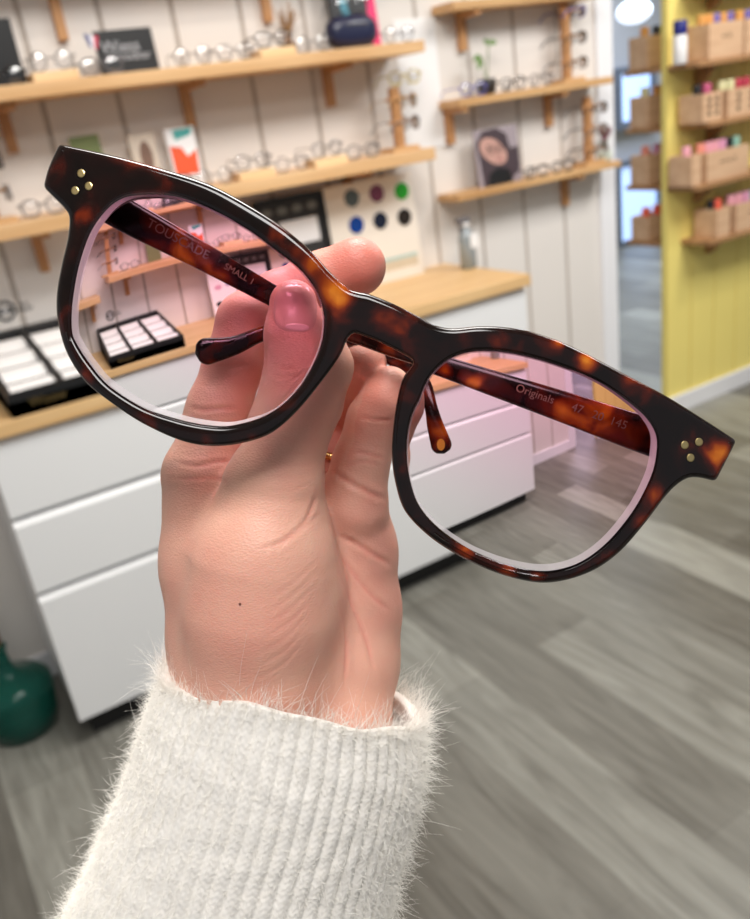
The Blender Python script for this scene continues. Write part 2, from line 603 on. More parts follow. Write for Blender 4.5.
ORD = ['first', 'second', 'third', 'fourth', 'fifth', 'sixth', 'seventh', 'eighth', 'ninth', 'tenth', 'eleventh', 'twelfth', 'thirteenth', 'fourteenth', 'fifteenth', 'sixteenth']
PROTO = {}
def put_glasses(style, loc, rz, label, group):
    if style not in PROTO:
        o = PROTO[style] = mini_glasses(STY[style])
        o.scale = (.86, .86, .95)
        o.location = loc; o.rotation_euler = (0, 0, rz)
    else:
        o = dup(PROTO[style], loc, rz)
    tag(o, label, 'eyeglasses', group)
    return o

# upper long shelf: (px, raised, style, back row)
ROW1 = [(.425, 0, 'sun'), (.545, 1, 'chrome'), (.665, 0, 'clear'), (.905, 0, 'chrome'), (1.025, 0, 'steel'), (1.145, 1, 'dark'), (1.265, 0, 'chrome'), (1.555, 0, 'chrome')]
ROW2 = [(.435, 0, 'clear'), (.78, 0, 'steel'), (.90, 0, 'chrome'), (1.02, 1, 'steel'), (1.14, 0, 'chrome'), (1.26, 1, 'chrome'), (1.38, 0, 'clear')]
def riser(xc, zt, label):
    o = box('riser_block', xc - .055, xc + .055, 2.27, 2.345, zt, zt + .022, M['pine_riser'], None, .002)
    return tag(o, label, 'display block', 'pale wooden blocks raising eyeglasses')
for row, zt, where in ((ROW1, s1t, 'upper'), (ROW2, s2t, 'lower')):
    for i, (x, up, st) in enumerate(row):
        if up: riser(x, zt, 'pale wooden display block under the %s eyeglasses of the %s long shelf' % (ORD[i], where))
        put_glasses(st, (x, 2.29, zt + (.022 if up else 0)), rnd.uniform(-.25, .05), '%s eyeglasses, %s pair from the left on the %s long shelf' % (ADJ[st], ORD[i], where), 'eyeglasses on the %s long shelf' % where)
for i, (x, st) in enumerate(((1.85, 'blue'), (2.02, 'dark'), (2.145, 'steel'))):
    put_glasses(st, (x, 2.333, 1.458), rnd.uniform(-.06, .0), '%s eyeglasses, %s pair from the left on the sprout\'s shelf' % (ADJ[st], ORD[i]), 'eyeglasses beside the sprout')
for i, (x, st) in enumerate(((2.10, 'dark'), (2.225, 'dark'))):
    put_glasses(st, (x, 2.333, 1.166), rnd.uniform(-.06, .0), '%s eyeglasses, %s pair to the right of the portrait card' % (ADJ[st], ORD[i]), 'eyeglasses beside the portrait card')

# upright spectacle racks: a post with cross pegs, glasses hung on the pegs
def rack(x, zt, h, levels, styles, where, side=.085, y=2.33):
    root = tag(empty('spectacle_rack', (x, y, zt)), 'upright wooden spectacle rack with cross pegs %s' % where, 'rack', 'upright spectacle racks')
    bm = bmesh.new(); add_box(bm, -.05, .05, -.04, .04, 0, .012, .002); from_bm('base', bm, M['pine_right'], root)
    bm = bmesh.new(); add_box(bm, -.013, .013, -.013, .013, .012, h, .002); from_bm('post', bm, M['pine_z'], root)
    for i, z in enumerate(levels):
        tube('peg', [(-.045, -.018, z), (.045, -.018, z)], .004, M['pine_z'], root)
        if styles[i]:
            put_glasses(styles[i], (x + .048, y, zt + z - .030), math.pi / 2, '%s eyeglasses on the %s peg of the rack %s' % (ADJ[styles[i]], ORD[i], where), 'eyeglasses on the racks')
    return root
rack(at_Y(567, 75, 2.39).x, 1.458, .25, [.225, .145, .065], ['blue', 'dark', 'steel'], 'right of the sprout', y=2.39)
rack(at_Y(589, 165, 2.39).x, 1.166, .235, [.20, .125, .055], ['steel', 'clear', 'dark'], 'on the portrait shelf', y=2.39)
rack(at_Y(398, 146, 2.36).x, s2t, .185, [.15, .085], ['gold', 'clear'], 'before the white poster', y=2.35)
rack(at_Y(-4, 225, 2.33).x, s2t, .26, [.225, .15, .075], ['steel', 'dark', 'chrome'], 'seen through the pink lens')
put_glasses('olive', (at_Y(404, 82, 2.33).x, 2.325, s2t + .185), -.2, 'yellow-green eyeglasses perched on top of the spectacle rack near the white poster', 'eyeglasses on the racks')

# ------------------------------------------------------------------ things on the upper long shelf
def card(name, pts, Y, thick, mat, label, cat, lean=0.0, group=None):
    """upright card: bottom-left pixel, width and height in metres at Y"""
    (x, z), w_, h_ = pts
    o = box(name, 0, w_, 0, thick, 0, h_, mat, None)
    o.location = (x, Y, z)
    o.rotation_euler = (-lean, 0, 0)
    return tag(o, label, cat, group)

p0, p1 = at_Y(100, 64, 2.34), at_Y(156, 55, 2.34)
pt = at_Y(106, 34, 2.34)
sg = card('name_sign', ((p0.x, s1t), p1.x - p0.x, pt.z - s1t + .008), 2.33, .014, M['black'], 'black display sign with white script standing on the upper long shelf', 'sign', .08)
sw, sh = p1.x - p0.x, pt.z - s1t + .008
SGP = plain('dull_white_print', (176, 176, 180), .6)
text('lettering', 'Wiess', .040, SGP, sg, Matrix.Translation((sw * .40, -.001, sh * .62)) @ FACING)
text('lettering', 'Woodear', .028, SGP, sg, Matrix.Translation((sw * .52, -.001, sh * .40)) @ FACING)
fl = empty('flag_corner', (0, -.002, sh)); fl.parent = sg
for i, c in enumerate(((40, 50, 120), (235, 232, 238), (200, 50, 80))):
    bm = bmesh.new()
    k0, k1 = i / 3, (i + 1) / 3
    vs = [bm.verts.new(v) for v in ((-.025 + .035 * k0, 0, -.004 - .008 * k0), (-.025 + .035 * k1, 0, -.004 - .008 * k1), (-.018 + .018 * k1, 0, -.034 - .008 * k1), (-.018 + .018 * k0, 0, -.034 - .008 * k0))]
    f = bm.faces.new(vs)
    ext = bmesh.ops.extrude_face_region(bm, geom=[f])
    bmesh.ops.translate(bm, verts=[e for e in ext['geom'] if isinstance(e, bmesh.types.BMVert)], vec=(0, -.002, 0))
    bmesh.ops.recalc_face_normals(bm, faces=bm.faces[:])
    from_bm('flag_stripe', bm, plain('flag_stripe_%d' % i, c, .5), fl)
p0, p1, pt = at_Y(-18, 82, 2.36), at_Y(25, 80, 2.36), at_Y(14, 18, 2.36)
bb = card('display_box', ((p0.x, s1t), p1.x - p0.x, pt.z - s1t), 2.35, .05, M['black'], 'plain black upright display box at the upper long shelf\'s left end', 'box')
# dried plant, navy bag, colourful magazine
pv = at_Y(290, 48, 2.425)
dv = tag(empty('dried_plant', (pv.x, 2.425, s1t)), 'dried brown plant tuft standing behind eyeglasses on the upper long shelf', 'plant')
lathe('vase', [(.012, 0), (.02, .012), (.016, .04), (.009, .055), (.009, .06)], M['brown_shelf'], dv, 16)
bm = bmesh.new()
for i in range(16):
    a, t = rnd.uniform(3.2, 6.2), rnd.uniform(.02, .05)
    add_tube(bm, [(0, 0, .05), (t * .4 * math.cos(a), t * .4 * math.sin(a), .09), (t * math.cos(a), t * math.sin(a), rnd.uniform(.10, .15))], [.002, .003, .0012], 5)
from_bm('twigs', bm, plain('dried_brown', (170, 132, 90), .8), dv)
pm0, pm1, pmt = at_Y(338, 45, 2.38), at_Y(382, 40, 2.38), at_Y(372, -14, 2.38)
mg = tag(box('magazine', 0, pm1.x - pm0.x, 0, .012, 0, .20, M['black'], None), 'colourful magazine with pink edge standing behind the navy pouch', 'magazine')
mg.location = (pm0.x, 2.385, s1t); mg.rotation_euler = (-.10, 0, 0)
mw = pm1.x - pm0.x
def flat(name, poly, y0, th, mat, parent):
    bm = bmesh.new()
    f = bm.faces.new([bm.verts.new((x, y0, z)) for x, z in poly])
    ext = bmesh.ops.extrude_face_region(bm, geom=[f])
    bmesh.ops.translate(bm, verts=[e for e in ext['geom'] if isinstance(e, bmesh.types.BMVert)], vec=(0, -th, 0))
    bmesh.ops.recalc_face_normals(bm, faces=bm.faces[:])
    return from_bm(name, bm, mat, parent)
def disc(cx, cz, rx, rz, n=24): return [(cx + rx * math.cos(2 * math.pi * i / n), cz + rz * math.sin(2 * math.pi * i / n)) for i in range(n)]
flat('pink_stripe', [(mw * .80, .005), (mw, .005), (mw, .195), (mw * .80, .195)], -.0005, .001, plain('hot_pink', (238, 40, 110), .5), mg)
flat('yellow_shape', disc(mw * .52, .055, mw * .27, .05), -.0005, .001, plain('magazine_yellow', (228, 190, 70), .5), mg)
flat('teal_shape', disc(mw * .46, .135, mw * .24, .07), -.0005, .0008, plain('magazine_teal', (70, 150, 170), .5), mg)
flat('dark_figure', disc(mw * .55, .135, mw * .18, .06), -.0015, .0008, M['black'], mg)
# navy pouch (soft boxy shape)
pb0, pb1 = at_Y(330, 50, 2.31), at_Y(378, 47, 2.31)
bw = pb1.x - pb0.x
bm = bmesh.new()
bmesh.ops.create_uvsphere(bm, u_segments=32, v_segments=20, radius=1)
for v in bm.verts:
    c = v.co
    f = lambda t, p: math.copysign(abs(t) ** p, t)
    v.co = Vector((f(c.x, .7) * bw / 2, f(c.y, .8) * .038, max(0, .045 + f(c.z, .75) * .045)))
pouch = from_bm('pouch', bm, plain('navy_leather', (34, 38, 66), .3), None, True)
pouch.location = (pb0.x + bw / 2, 2.315, s1t)
tag(pouch, 'rounded navy blue pouch below the colourful magazine on the upper shelf', 'pouch')
z = bmesh.new(); add_tube(z, [(-bw * .36, -.026, .066), (-.02, -.037, .060), (.02, -.037, .060), (bw * .36, -.026, .066)], .0025, 6)
from_bm('zip', z, M['steel'], pouch)
put_glasses('chrome', (at_Y(352, 20, 2.31).x, 2.30, s1t + .0905), -.2, 'shiny silver wire eyeglasses lying on top of the navy pouch', 'eyeglasses on the upper long shelf')

# ------------------------------------------------------------------ cards on the lower long shelf, poster
def card_px(name, pa, pb, pyt, pyb, Y, zt, mat, label, cat, lean=.06, group=None):
    a, b = at_Y(pa, pyb, Y), at_Y(pb, pyb, Y)
    return card(name, ((a.x, zt), b.x - a.x, at_Y((pa + pb) / 2, pyt, Y).z - zt), Y, .004, mat, label, cat, lean, group), b.x - a.x, at_Y((pa + pb) / 2, pyt, Y).z - zt
G_ = 'picture cards on the lower long shelf'
card_px('picture_card', 80, 110, 134, 180, 2.39, s2t, plain('olive_green_card', (112, 124, 76), .6), 'plain olive green card behind the spectacle frame\'s corner', 'card', .06, G_)
c2, w2, h2 = card_px('picture_card', 138, 164, 132, 178, 2.39, s2t, plain('beige_card', (206, 192, 176), .6), 'beige card with a small dark portrait print', 'card', .06, G_)
flat('print_figure', disc(w2 * .55, h2 * .62, w2 * .24, h2 * .26), 0, .0006, plain('sepia_print', (120, 92, 78), .6), c2)
c3, w3, h3 = card_px('picture_card', 174, 203, 126, 172, 2.39, s2t, M['paper'], 'white card with orange and teal shapes', 'card', .06, G_)
flat('orange_shape', [(w3 * .08, h3 * .22), (w3 * .9, h3 * .22), (w3 * .95, h3 * .62), (w3 * .62, h3 * .52), (w3 * .45, h3 * .68), (w3 * .06, h3 * .72)], 0, .0006, plain('orange_print', (232, 92, 50), .6), c3)
flat('teal_shape', [(w3 * .3, h3 * .8), (w3 * .85, h3 * .86), (w3 * .95, h3 * .98), (w3 * .25, h3 * .97)], 0, .0006, plain('teal_print', (80, 170, 165), .6), c3)
a, b = at_Y(398, 155, WY - .004), at_Y(441, 20, WY - .004)
po = box('poster', at_Y(400, 90, WY).x, at_Y(440, 90, WY).x, WY - .004, WY - .0005, at_Y(420, 150, WY).z, at_Y(420, 18, WY).z, M['paper'], None)
tag(po, 'blank white paper poster fixed to the wall between the shelf groups', 'poster')
# round emblem decal on the wall under the shelf
pe = at_Y(5, 311, WY)
em = tag(empty('wall_emblem', (pe.x, WY - .001, pe.z)), 'small dark round eye-like emblem with lettering on the wall above the black tray', 'sign')
bm = bmesh.new()
def ring2d(bm, r0, r1, n=40, th=.002):
    for i in range(n):
        a0, a1 = 2 * math.pi * i / n, 2 * math.pi * (i + 1) / n
        q = [(r0 * math.cos(a0), r0 * math.sin(a0)), (r1 * math.cos(a0), r1 * math.sin(a0)), (r1 * math.cos(a1), r1 * math.sin(a1)), (r0 * math.cos(a1), r0 * math.sin(a1))]
        v = [bm.verts.new((x, -th, z)) for x, z in q]; bm.faces.new(list(reversed(v)))
ring2d(bm, .021, .028); from_bm('ring', bm, M['charcoal'], em)
flat('eye', [(x, z * (1 if True else 1)) for x, z in disc(0, 0, .018, .010)], 0, .002, M['charcoal'], em)
flat('pupil', disc(0, 0, .006, .006), -.0022, .0005, M['paper'], em)
text('lettering', 'EYE\nWEAR', .014, M['charcoal'], em, Matrix.Translation((.052, -.001, .0)) @ FACING)

# ------------------------------------------------------------------ on the worktop
# black compartment tray
fa, fb = at_Z(13, 418, WT), at_Z(173, 375, WT)
ty0 = (fa.y + fb.y) / 2; tx0, tx1 = fa.x, fb.x
tw = tx1 - tx0; td = 2.44 - ty0
tray = tag(empty('compartment_tray', (tx0, ty0, WT)), 'black display tray with white compartments sloping up towards the wall', 'tray')
hf, hb = .055, .125
bm = bmesh.new()
def quadbox(bm, x0, x1, y0, y1, zb, zf, zk):
    vs = [bm.verts.new(v) for v in ((x0, y0, zb), (x1, y0, zb), (x1, y1, zb), (x0, y1, zb), (x0, y0, zf), (x1, y0, zf), (x1, y1, zk), (x0, y1, zk))]
    for f in ((3, 2, 1, 0), (4, 5, 6, 7), (0, 1, 5, 4), (1, 2, 6, 5), (2, 3, 7, 6), (3, 0, 4, 7)): bm.faces.new([vs[i] for i in f])
zz = lambda y: hf + (hb - hf) * y / td
quadbox(bm, 0, tw, 0, td, 0, hf - .02, hb - .02)
for (x0, x1, y0, y1) in ((0, tw, 0, .012), (0, tw, td - .02, td), (0, .012, .012, td - .02), (tw - .012, tw, .012, td - .02), (tw / 3 - .006, tw / 3 + .006, .012, td - .02), (2 * tw / 3 - .006, 2 * tw / 3 + .006, .012, td - .02)):
    quadbox(bm, x0, x1, y0, y1, 0, zz(y0), zz(y1))
from_bm('body', bm, M['black'], tray)
for i in range(3):
    for j in range(4):
        x0, x1 = tw / 3 * i + .010, tw / 3 * (i + 1) - .010
        q = (td - .034) / 4
        y0, y1 = .014 + q * j, .014 + q * (j + 1) - .005
        bm = bmesh.new()
        n = 8
        prev = None
        for k in range(n + 1):      # padded white insert, gently rounded across
            t = k / n
            y = y0 + (y1 - y0) * t
            z_ = zz(y) - .021 + .014 * math.sin(math.pi * t)
            cur = (bm.verts.new((x0, y, z_)), bm.verts.new((x1, y, z_)))
            if prev: bm.faces.new((prev[0], prev[1], cur[1], cur[0]))
            prev = cur
        from_bm('insert', bm, M['paper'], tray, True)
text('lettering', 'Woow', .03, plain('gilt_print', (92, 76, 40), .5), tray, Matrix.Translation((tw * .22, -.0008, .026)) @ FACING)

# pale picture board, black framed board, white sample board (all leaning on the wall)
def board_px(name, pa, pb, pym, pyt, Y, mat, label, cat, th=.012):
    a, b = at_Y(pa, pym, Y), at_Y(pb, pym, Y)
    h = at_Y((pa + pb) / 2, pyt, Y).z - WT
    o = box(name, 0, b.x - a.x, 0, th, 0, h, mat, None, .001)
    o.location = (a.x, Y, WT)
    o.rotation_euler = (-.05, 0, 0)
    tag(o, label, cat)
    return o, b.x - a.x, h
ob, wb, hb_ = board_px('picture_board', 214, 268, 260, 214, 2.37, M['paper'], 'white board with small pictures of sunglasses, seen through the pink lens', 'display board')
for i, (fx, fz, c) in enumerate(((.25, .25, (30, 30, 34)), (.62, .30, (30, 30, 34)), (.3, .55, (220, 170, 190)), (.7, .58, (150, 110, 160)), (.3, .82, (200, 200, 120)), (.68, .84, (210, 120, 140)))):
    flat('sample_print', disc(wb * fx, hb_ * fz, .022, .014), 0, .0008, plain('sample_print_%d' % i, c, .5), ob)
fbm = empty('framed_board', (0, 0, 0))
a, b = at_Y(259, 225, 2.37), at_Y(328, 215, 2.37)
fw = b.x - a.x; fh = at_Y(293, 195, 2.37).z - WT
fbm.location = (a.x, 2.37, WT); fbm.rotation_euler = (-.05, 0, 0)
tag(fbm, 'black framed display board with a white card and small black drawings', 'display board')
box('panel', .0, fw, .002, .014, 0, fh, M['charcoal'], fbm)
bm = bmesh.new()
for (x0, x1, z0, z1) in ((0, .014, 0, fh), (fw - .014, fw, 0, fh), (.014, fw - .014, 0, .014), (.014, fw - .014, fh - .014, fh)): add_box(bm, x0, x1, -.006, .002, z0, z1)
from_bm('frame', bm, M['black'], fbm)
box('white_card', fw * .30, fw * .86, -.0005, .002, fh * .56, fh * .78, M['print'], fbm)
for i in range(4):
    flat('drawing', disc(fw * (.16 + .22 * i), fh * .88, .018, .012), .0015, .001, plain('drawing_grey', (110, 112, 110), .6), fbm)
    flat('drawing', disc(fw * (.2 + .2 * i), fh * (.42 if i % 2 else .36), .016, .012), .0015, .001, plain('drawing_grey', (120, 122, 122), .6), fbm)
sb, wsb, hsb = board_px('sample_board', 329, 421, 240, 179, 2.38, plain('ivory_board', (233, 226, 216), .5, noise=.02), 'cream sample board showing six coloured round lenses', 'display board')
inv = lambda px, py: (at_Y(px, py, 2.385).x - sb.location.x, at_Y(px, py, 2.385).z - WT)
LC = [(353, 198, (86, 98, 100), 'slate grey'), (378, 193.5, (120, 62, 92), 'plum'), (403, 191, (40, 160, 40), 'bright green'), (357, 225, (14, 60, 140), 'royal blue'), (381, 220.5, (24, 30, 50), 'midnight blue'), (405, 217, (40, 32, 26), 'dark brown')]
for px, py, c, nm in LC:
    x, z_ = inv(px, py)
    o = flat('sample_lens', disc(x, z_, .027, .027), 0, .003, plain('sample_' + nm.replace(' ', '_'), c, .15), sb)
    o['label'] = nm + ' lens'
x0, z0 = inv(385, 272); x1, z1 = inv(417, 254)
flat('beach_print_sky', [(x0, z0 + .03), (x1, z0 + .03), (x1, z1 + .01), (x0, z1 + .01)], 0, .0008, plain('beach_teal', (176, 200, 196), .6), sb)
flat('beach_print_sand', [(x0, z0), (x1, z0), (x1, z0 + .03), (x0, z0 + .03)], 0, .0008, plain('beach_sand', (206, 192, 168), .6), sb)
# spray bottle
pbz = at_Z(469, 268, WT)
sp = tag(empty('spray_bottle', (pbz.x, pbz.y, WT)), 'clear grey spray bottle with a white label on the worktop\'s right end', 'bottle')
lathe('body', [(.018, 0), (.024, .004), (.024, .085), (.021, .10), (.010, .112), (.010, .118)], plain('smoky_plastic', (150, 160, 166), .15), sp)
box('label', -.004, .022, -.0262, -.0235, .06, .10, M['paper'], sp)
lathe('collar', [(.011, .118), (.011, .13)], M['white'], sp)
bm = bmesh.new(); add_box(bm, -.030, .014, -.008, .008, .13, .148, .003); add_box(bm, -.022, -.016, -.004, .004, .105, .132); from_bm('trigger_head', bm, M['clear_acetate'], sp)

sp.scale = (1.15, 1.15, 1.15)
# ------------------------------------------------------------------ right hand shelves: sprout, portrait card, flower pot
pp = at_Y(484, 88, 2.38)
pot = tag(empty('potted_sprout', (pp.x + .012, 2.38, 1.458)), 'small dark pot with a green sprout on the short upper shelf', 'plant')
lathe('pot', [(.022, 0), (.029, .006), (.033, .035), (.030, .048), (.025, .048)], plain('dark_pot', (52, 46, 40), .4), pot)
bm = bmesh.new()
add_tube(bm, [(0, 0, .045), (-.006, 0, .08), (-.012, 0, .115)], .0022, 6); add_tube(bm, [(.005, 0, .045), (.012, 0, .10), (.020, 0, .150)], .0022, 6)
from_bm('stem', bm, plain('stem_green', (120, 140, 90), .5), pot)
def leaf(name, base, dirv, L, wd, mat, parent):
    b0 = Vector(base); d = Vector(dirv).normalized(); s = d.cross(Vector((0, -1, .3))).normalized()
    bm = bmesh.new()
    n = 8; L_, R_ = [], []
    for i in range(n + 1):
        t = i / n
        c = b0 + d * (L * t) + Vector((0, 0, -.35 * L * t * t))
        ww = wd * math.sin(math.pi * min(1, t * .96 + .04)) ** .8
        L_.append((bm.verts.new(c - s * ww), bm.verts.new(c + Vector((0, .002, -.002))), bm.verts.new(c + s * ww)))
    for a, b in zip(L_, L_[1:]):
        bm.faces.new((a[0], a[1], b[1], b[0])); bm.faces.new((a[1], a[2], b[2], b[1]))
    return from_bm(name, bm, mat, parent, True)
lg = plain('leaf_green', (96, 130, 58), .4)
for bs, dv_ in (((-.012, 0, .115), (-1, -.1, .2)), ((-.012, 0, .11), (-.6, -.3, -.3)), ((.02, 0, .15), (1, 0, .5)), ((.02, 0, .15), (-.5, -.2, .5))):
    leaf('leaf', bs, dv_, .042, .010, lg, pot)

# portrait card
ca, cb = at_Y(480, 185, 2.375), at_Y(522, 175, 2.375)
cw = cb.x - ca.x; ch = at_Y(498, 127, 2.375).z - 1.166
pc = box('portrait_card', 0, cw, 0, .005, 0, ch, plain('card_mauve_grey', (160, 148, 154), .5), None)
pc.location = (ca.x, 2.375, 1.166); pc.rotation_euler = (-.08, 0, 0)
tag(pc, 'photo card of a long dark haired woman in spectacles', 'picture')
hair = plain('print_hair', (70, 56, 62), .55); skin_p = plain('print_skin', (196, 152, 140), .55, noise=.02)
flat('hair', [(cw * x, ch * z_) for x, z_ in ((.10, .0), (.70, .0), (.98, .22), (.99, .62), (.80, .60), (.74, .86), (.52, .99), (.20, .97), (.03, .78), (.08, .4))], 0, .0006, hair, pc)
flat('face', [(cw * (.40 + .27 * math.cos(a) * 1.0 + .22 * math.sin(a) * -.6), ch * (.60 + .25 * math.sin(a))) for a in [2 * math.pi * i / 28 for i in range(28)]], -.0007, .0006, skin_p, pc)
flat('lips', disc(cw * .52, ch * .44, cw * .07, ch * .016), -.0014, .0004, plain('print_lips', (150, 80, 84), .5), pc)
flat('nose', [(cw * .44, ch * .63), (cw * .52, ch * .52), (cw * .43, ch * .52)], -.0014, .0004, plain('print_nose', (178, 132, 122), .5), pc)
for ex in (.33, .55):
    flat('eye', disc(cw * ex, ch * .645, cw * .055, ch * .018), -.0014, .0004, plain('print_eye', (52, 40, 42), .5), pc)
    bm = bmesh.new(); ring2d(bm, .014, .0165, 20, .0)
    g = from_bm('printed_spectacles', bm, M['black'], pc); g.location = (cw * ex, -.0024, ch * .64)
flat('garment', [(cw * .18, 0), (cw * .78, 0), (cw * .72, ch * .24), (cw * .46, ch * .30), (cw * .26, ch * .22)], -.0007, .0006, M['black'], pc)

fpz = at_Y(611, 160, 2.31)
fp = tag(empty('flower_pot', (2.474, 2.372, 1.166)), 'small white pot of dark red flowers at the portrait shelf\'s right end', 'plant')
lathe('pot', [(.016, 0), (.024, .006), (.028, .03), (.024, .042), (.02, .042)], plain('pale_pot', (214, 222, 210), .3), fp)
bm = bmesh.new()
for i in range(9):
    a, r_ = rnd.uniform(0, 6.28), rnd.uniform(.004, .022)
    add_tube(bm, [(0, 0, .04), (r_ * math.cos(a), r_ * math.sin(a), rnd.uniform(.075, .11))], .0016, 5)
from_bm('stems', bm, lg, fp)
bm = bmesh.new()
for i in range(9):
    a, r_ = rnd.uniform(0, 6.28), rnd.uniform(.0, .022)
    q = bmesh.ops.create_icosphere(bm, subdivisions=2, radius=.010)
    bmesh.ops.translate(bm, verts=q['verts'], vec=(r_ * math.cos(a), r_ * math.sin(a), rnd.uniform(.08, .115)))
tag(from_bm('blossoms', bm, plain('dark_red_flower', (120, 50, 66), .6), fp, True), kind='stuff')

# ------------------------------------------------------------------ green glass demijohn on the floor
vz = at_Z(22, 742, 0)
gm, nt, bs = new_mat('green_bottle_glass')
bs.inputs['Base Color'].default_value = lin(40, 112, 98)
bs.inputs['Roughness'].default_value = .06
bs.inputs['Transmission Weight'].default_value = .55
bs.inputs['IOR'].default_value = 1.3
dj = tag(empty('demijohn', (at_Y(12, 700, 2.24).x + .012, 2.24, 0)), 'dark green glass demijohn on the floor left of the white cabinet', 'bottle')
lathe('body', [(.07, 0), (.088, .006), (.098, .05), (.106, .125), (.104, .15), (.085, .168), (.036, .182), (.022, .20), (.017, .24), (.017, .262), (.022, .266), (.022, .276), (.015, .276)], gm, dj, 40)
lathe('stopper', [(.014, .268), (.016, .36), (.018, .365), (.018, .43)], plain('cork_brown', (150, 100, 66), .7), dj, 20)

# ------------------------------------------------------------------ yellow partition shelves, crates and bottles
def lvl(pxl, pyl): return at_Y(pxl, pyl, 2.33).z
FS = 2.286       # front edge of the front shelves
BS = PY + .026   # rear face of the partition
BE = 2.66        # far edge of the rear shelves
ytop = {}
LV = {'topmost': 1.73, 'upper': 1.462, 'second': 1.240, 'third': 1.012, 'lowest': .780}
XS = {'topmost': 2.95, 'upper': PX, 'second': 2.96, 'third': PX, 'lowest': 2.97}
for nm, z_ in LV.items():
    o = box('ledge', XS[nm], 4.6, FS, PY, z_ - .02, z_, M['brown_shelf'], None, .002)
    tag(o, '%s brown ledge on the yellow wall' % nm, 'shelf', 'ledges on the yellow wall')
    for x in (XS[nm] + .17, XS[nm] + .75, XS[nm] + 1.3):
        prism('bracket', [(PY, z_ - .02), (PY, z_ - .09), (PY - .02, z_ - .09), (FS + .06, z_ - .03), (FS + .06, z_ - .02)], x - .012, x + .012, M['brown_shelf'], o)
    if nm in ('upper', 'third', 'second', 'lowest'):
        o = box('ledge', PX + .01, 3.6, BS, BE, z_ - .02, z_, M['brown_shelf'], None, .002)
        tag(o, '%s dim ledge jutting out behind the yellow wall\'s edge' % nm, 'shelf', 'ledges behind the yellow wall')

BOT = {}
def bottle(cap, loc, h, label, group, r=.016):
    key = (cap, round(h, 3), r)
    if key not in BOT:
        o = tag(empty('bottle', loc))
        lathe('body', [(r * .9, 0), (r, .003), (r, h * .62), (r * .8, h * .68)], M['paper'] if cap == 'navy' else M['print'], o, 18)
        lathe('cap', [(r * .98, h * .68), (r, h * .70), (r, h * .97), (r * .9, h)], CAPS[cap], o, 18)
        BOT[key] = o
    else:
        o = dup(BOT[key], loc)
    return tag(o, label, 'bottle', group)
CAPS = {k: plain('cap_' + k, c, .35) for k, c in dict(navy=(26, 34, 120), orange=(226, 160, 80), purple=(120, 104, 176), black=(26, 22, 24), rose=(200, 92, 130), cream=(226, 220, 170), red=(190, 60, 80), pink=(240, 170, 182), salmon=(240, 150, 130), lilac=(226, 160, 190), coral=(244, 104, 80), teal=(150, 196, 176)).items()}

def crate(x, y, z_, w_, d_, h_, where, caps, mark, grp, short):
    o = tag(empty('crate', (x, y, z_)), 'light wooden crate %s' % where, 'crate', grp)
    t = .008
    bm = bmesh.new(); add_box(bm, 0, w_, 0, d_, 0, t); from_bm('base', bm, M['crate'], o)
    for nm, (x0, x1, y0, y1) in (('front_board', (0, w_, 0, t)), ('rear_board', (0, w_, d_ - t, d_)), ('end_board', (0, t, t, d_ - t)), ('end_board', (w_ - t, w_, t, d_ - t))):
        bm = bmesh.new(); add_box(bm, x0, x1, y0, y1, t, h_, .0015); from_bm(nm, bm, M['crate'], o)
    if mark == 'dots':
        for cx in (w_ * .32, w_ * .72):
            for cz in (.3, .55, .78):
                flat('slot', disc(cx, h_ * cz, .011, .010, 14), -.0002, .0006, M['crate_mark'], o)
    elif mark:
        text('lettering', mark, .024, M['crate_mark'], o, Matrix.Translation((w_ * .5, -.0006, h_ * .62)) @ FACING)
    n = len(caps)
    for i, c in enumerate(caps):
        bx_ = x + w_ * (i + .5) / n
        bottle(c, (bx_, y + d_ * .45, z_ + t), h_ + .026, '%s capped bottle, %s from the left in the %s crate' % (c, ORD[i], short), 'bottles in the crates', min(.018, w_ / n * .44))
    return o
cx = lambda px, py: at_Y(px, py, 2.30).x
GF, GB = 'crates on the yellow wall', 'crates behind the yellow wall'
bottle('navy', (cx(691, 50), 2.35, LV['upper']), .150, 'tall white bottle with a navy cap on the upper yellow wall ledge', 'bottles on the ledges', .026)
crate(cx(708, 50), 2.295, LV['upper'], .20, .115, .125, 'with lettering on the upper ledge of the yellow wall', ['orange', 'orange', 'purple', 'orange', 'purple'], 'no 26', GF, 'lettered upper ledge')
crate(cx(708, 50) + .215, 2.295, LV['upper'], .20, .115, .125, 'beyond the lettered one on the upper ledge of the yellow wall', ['orange', 'purple', 'purple', 'orange'], 'no 27', GF, 'farther upper ledge')
crate(cx(702, 110), 2.295, LV['second'], .112, .115, .105, 'with round holes on the second ledge', ['black', 'rose'], 'dots', GF, 'holed second ledge')
crate(cx(727, 108), 2.295, LV['second'], .20, .115, .105, 'beside the holed one on the second ledge', ['cream', 'cream', 'red', 'red'], 'dots', GF, 'farther second ledge')
crate(cx(691, 178), 2.295, LV['third'], .055, .115, .115, 'narrow, with one pink cap on the third ledge', ['pink'], '', GF, 'narrow third ledge')
crate(cx(706, 176), 2.295, LV['third'], .26, .115, .115, 'wide, lettered, with pink caps on the third ledge', ['salmon', 'pink', 'pink', 'lilac', 'black', 'teal'], 'no 6 no 31', GF, 'wide third ledge')
crate(cx(716, 236), 2.295, LV['lowest'], .08, .115, .115, 'with dark and coral caps on the lowest ledge', ['black', 'coral'], '', GF, 'dark and coral lowest ledge')
crate(cx(735, 232), 2.295, LV['lowest'], .20, .115, .115, 'with pink caps on the lowest ledge', ['pink', 'pink', 'lilac', 'teal'], 'no 8', GF, 'farther lowest ledge')
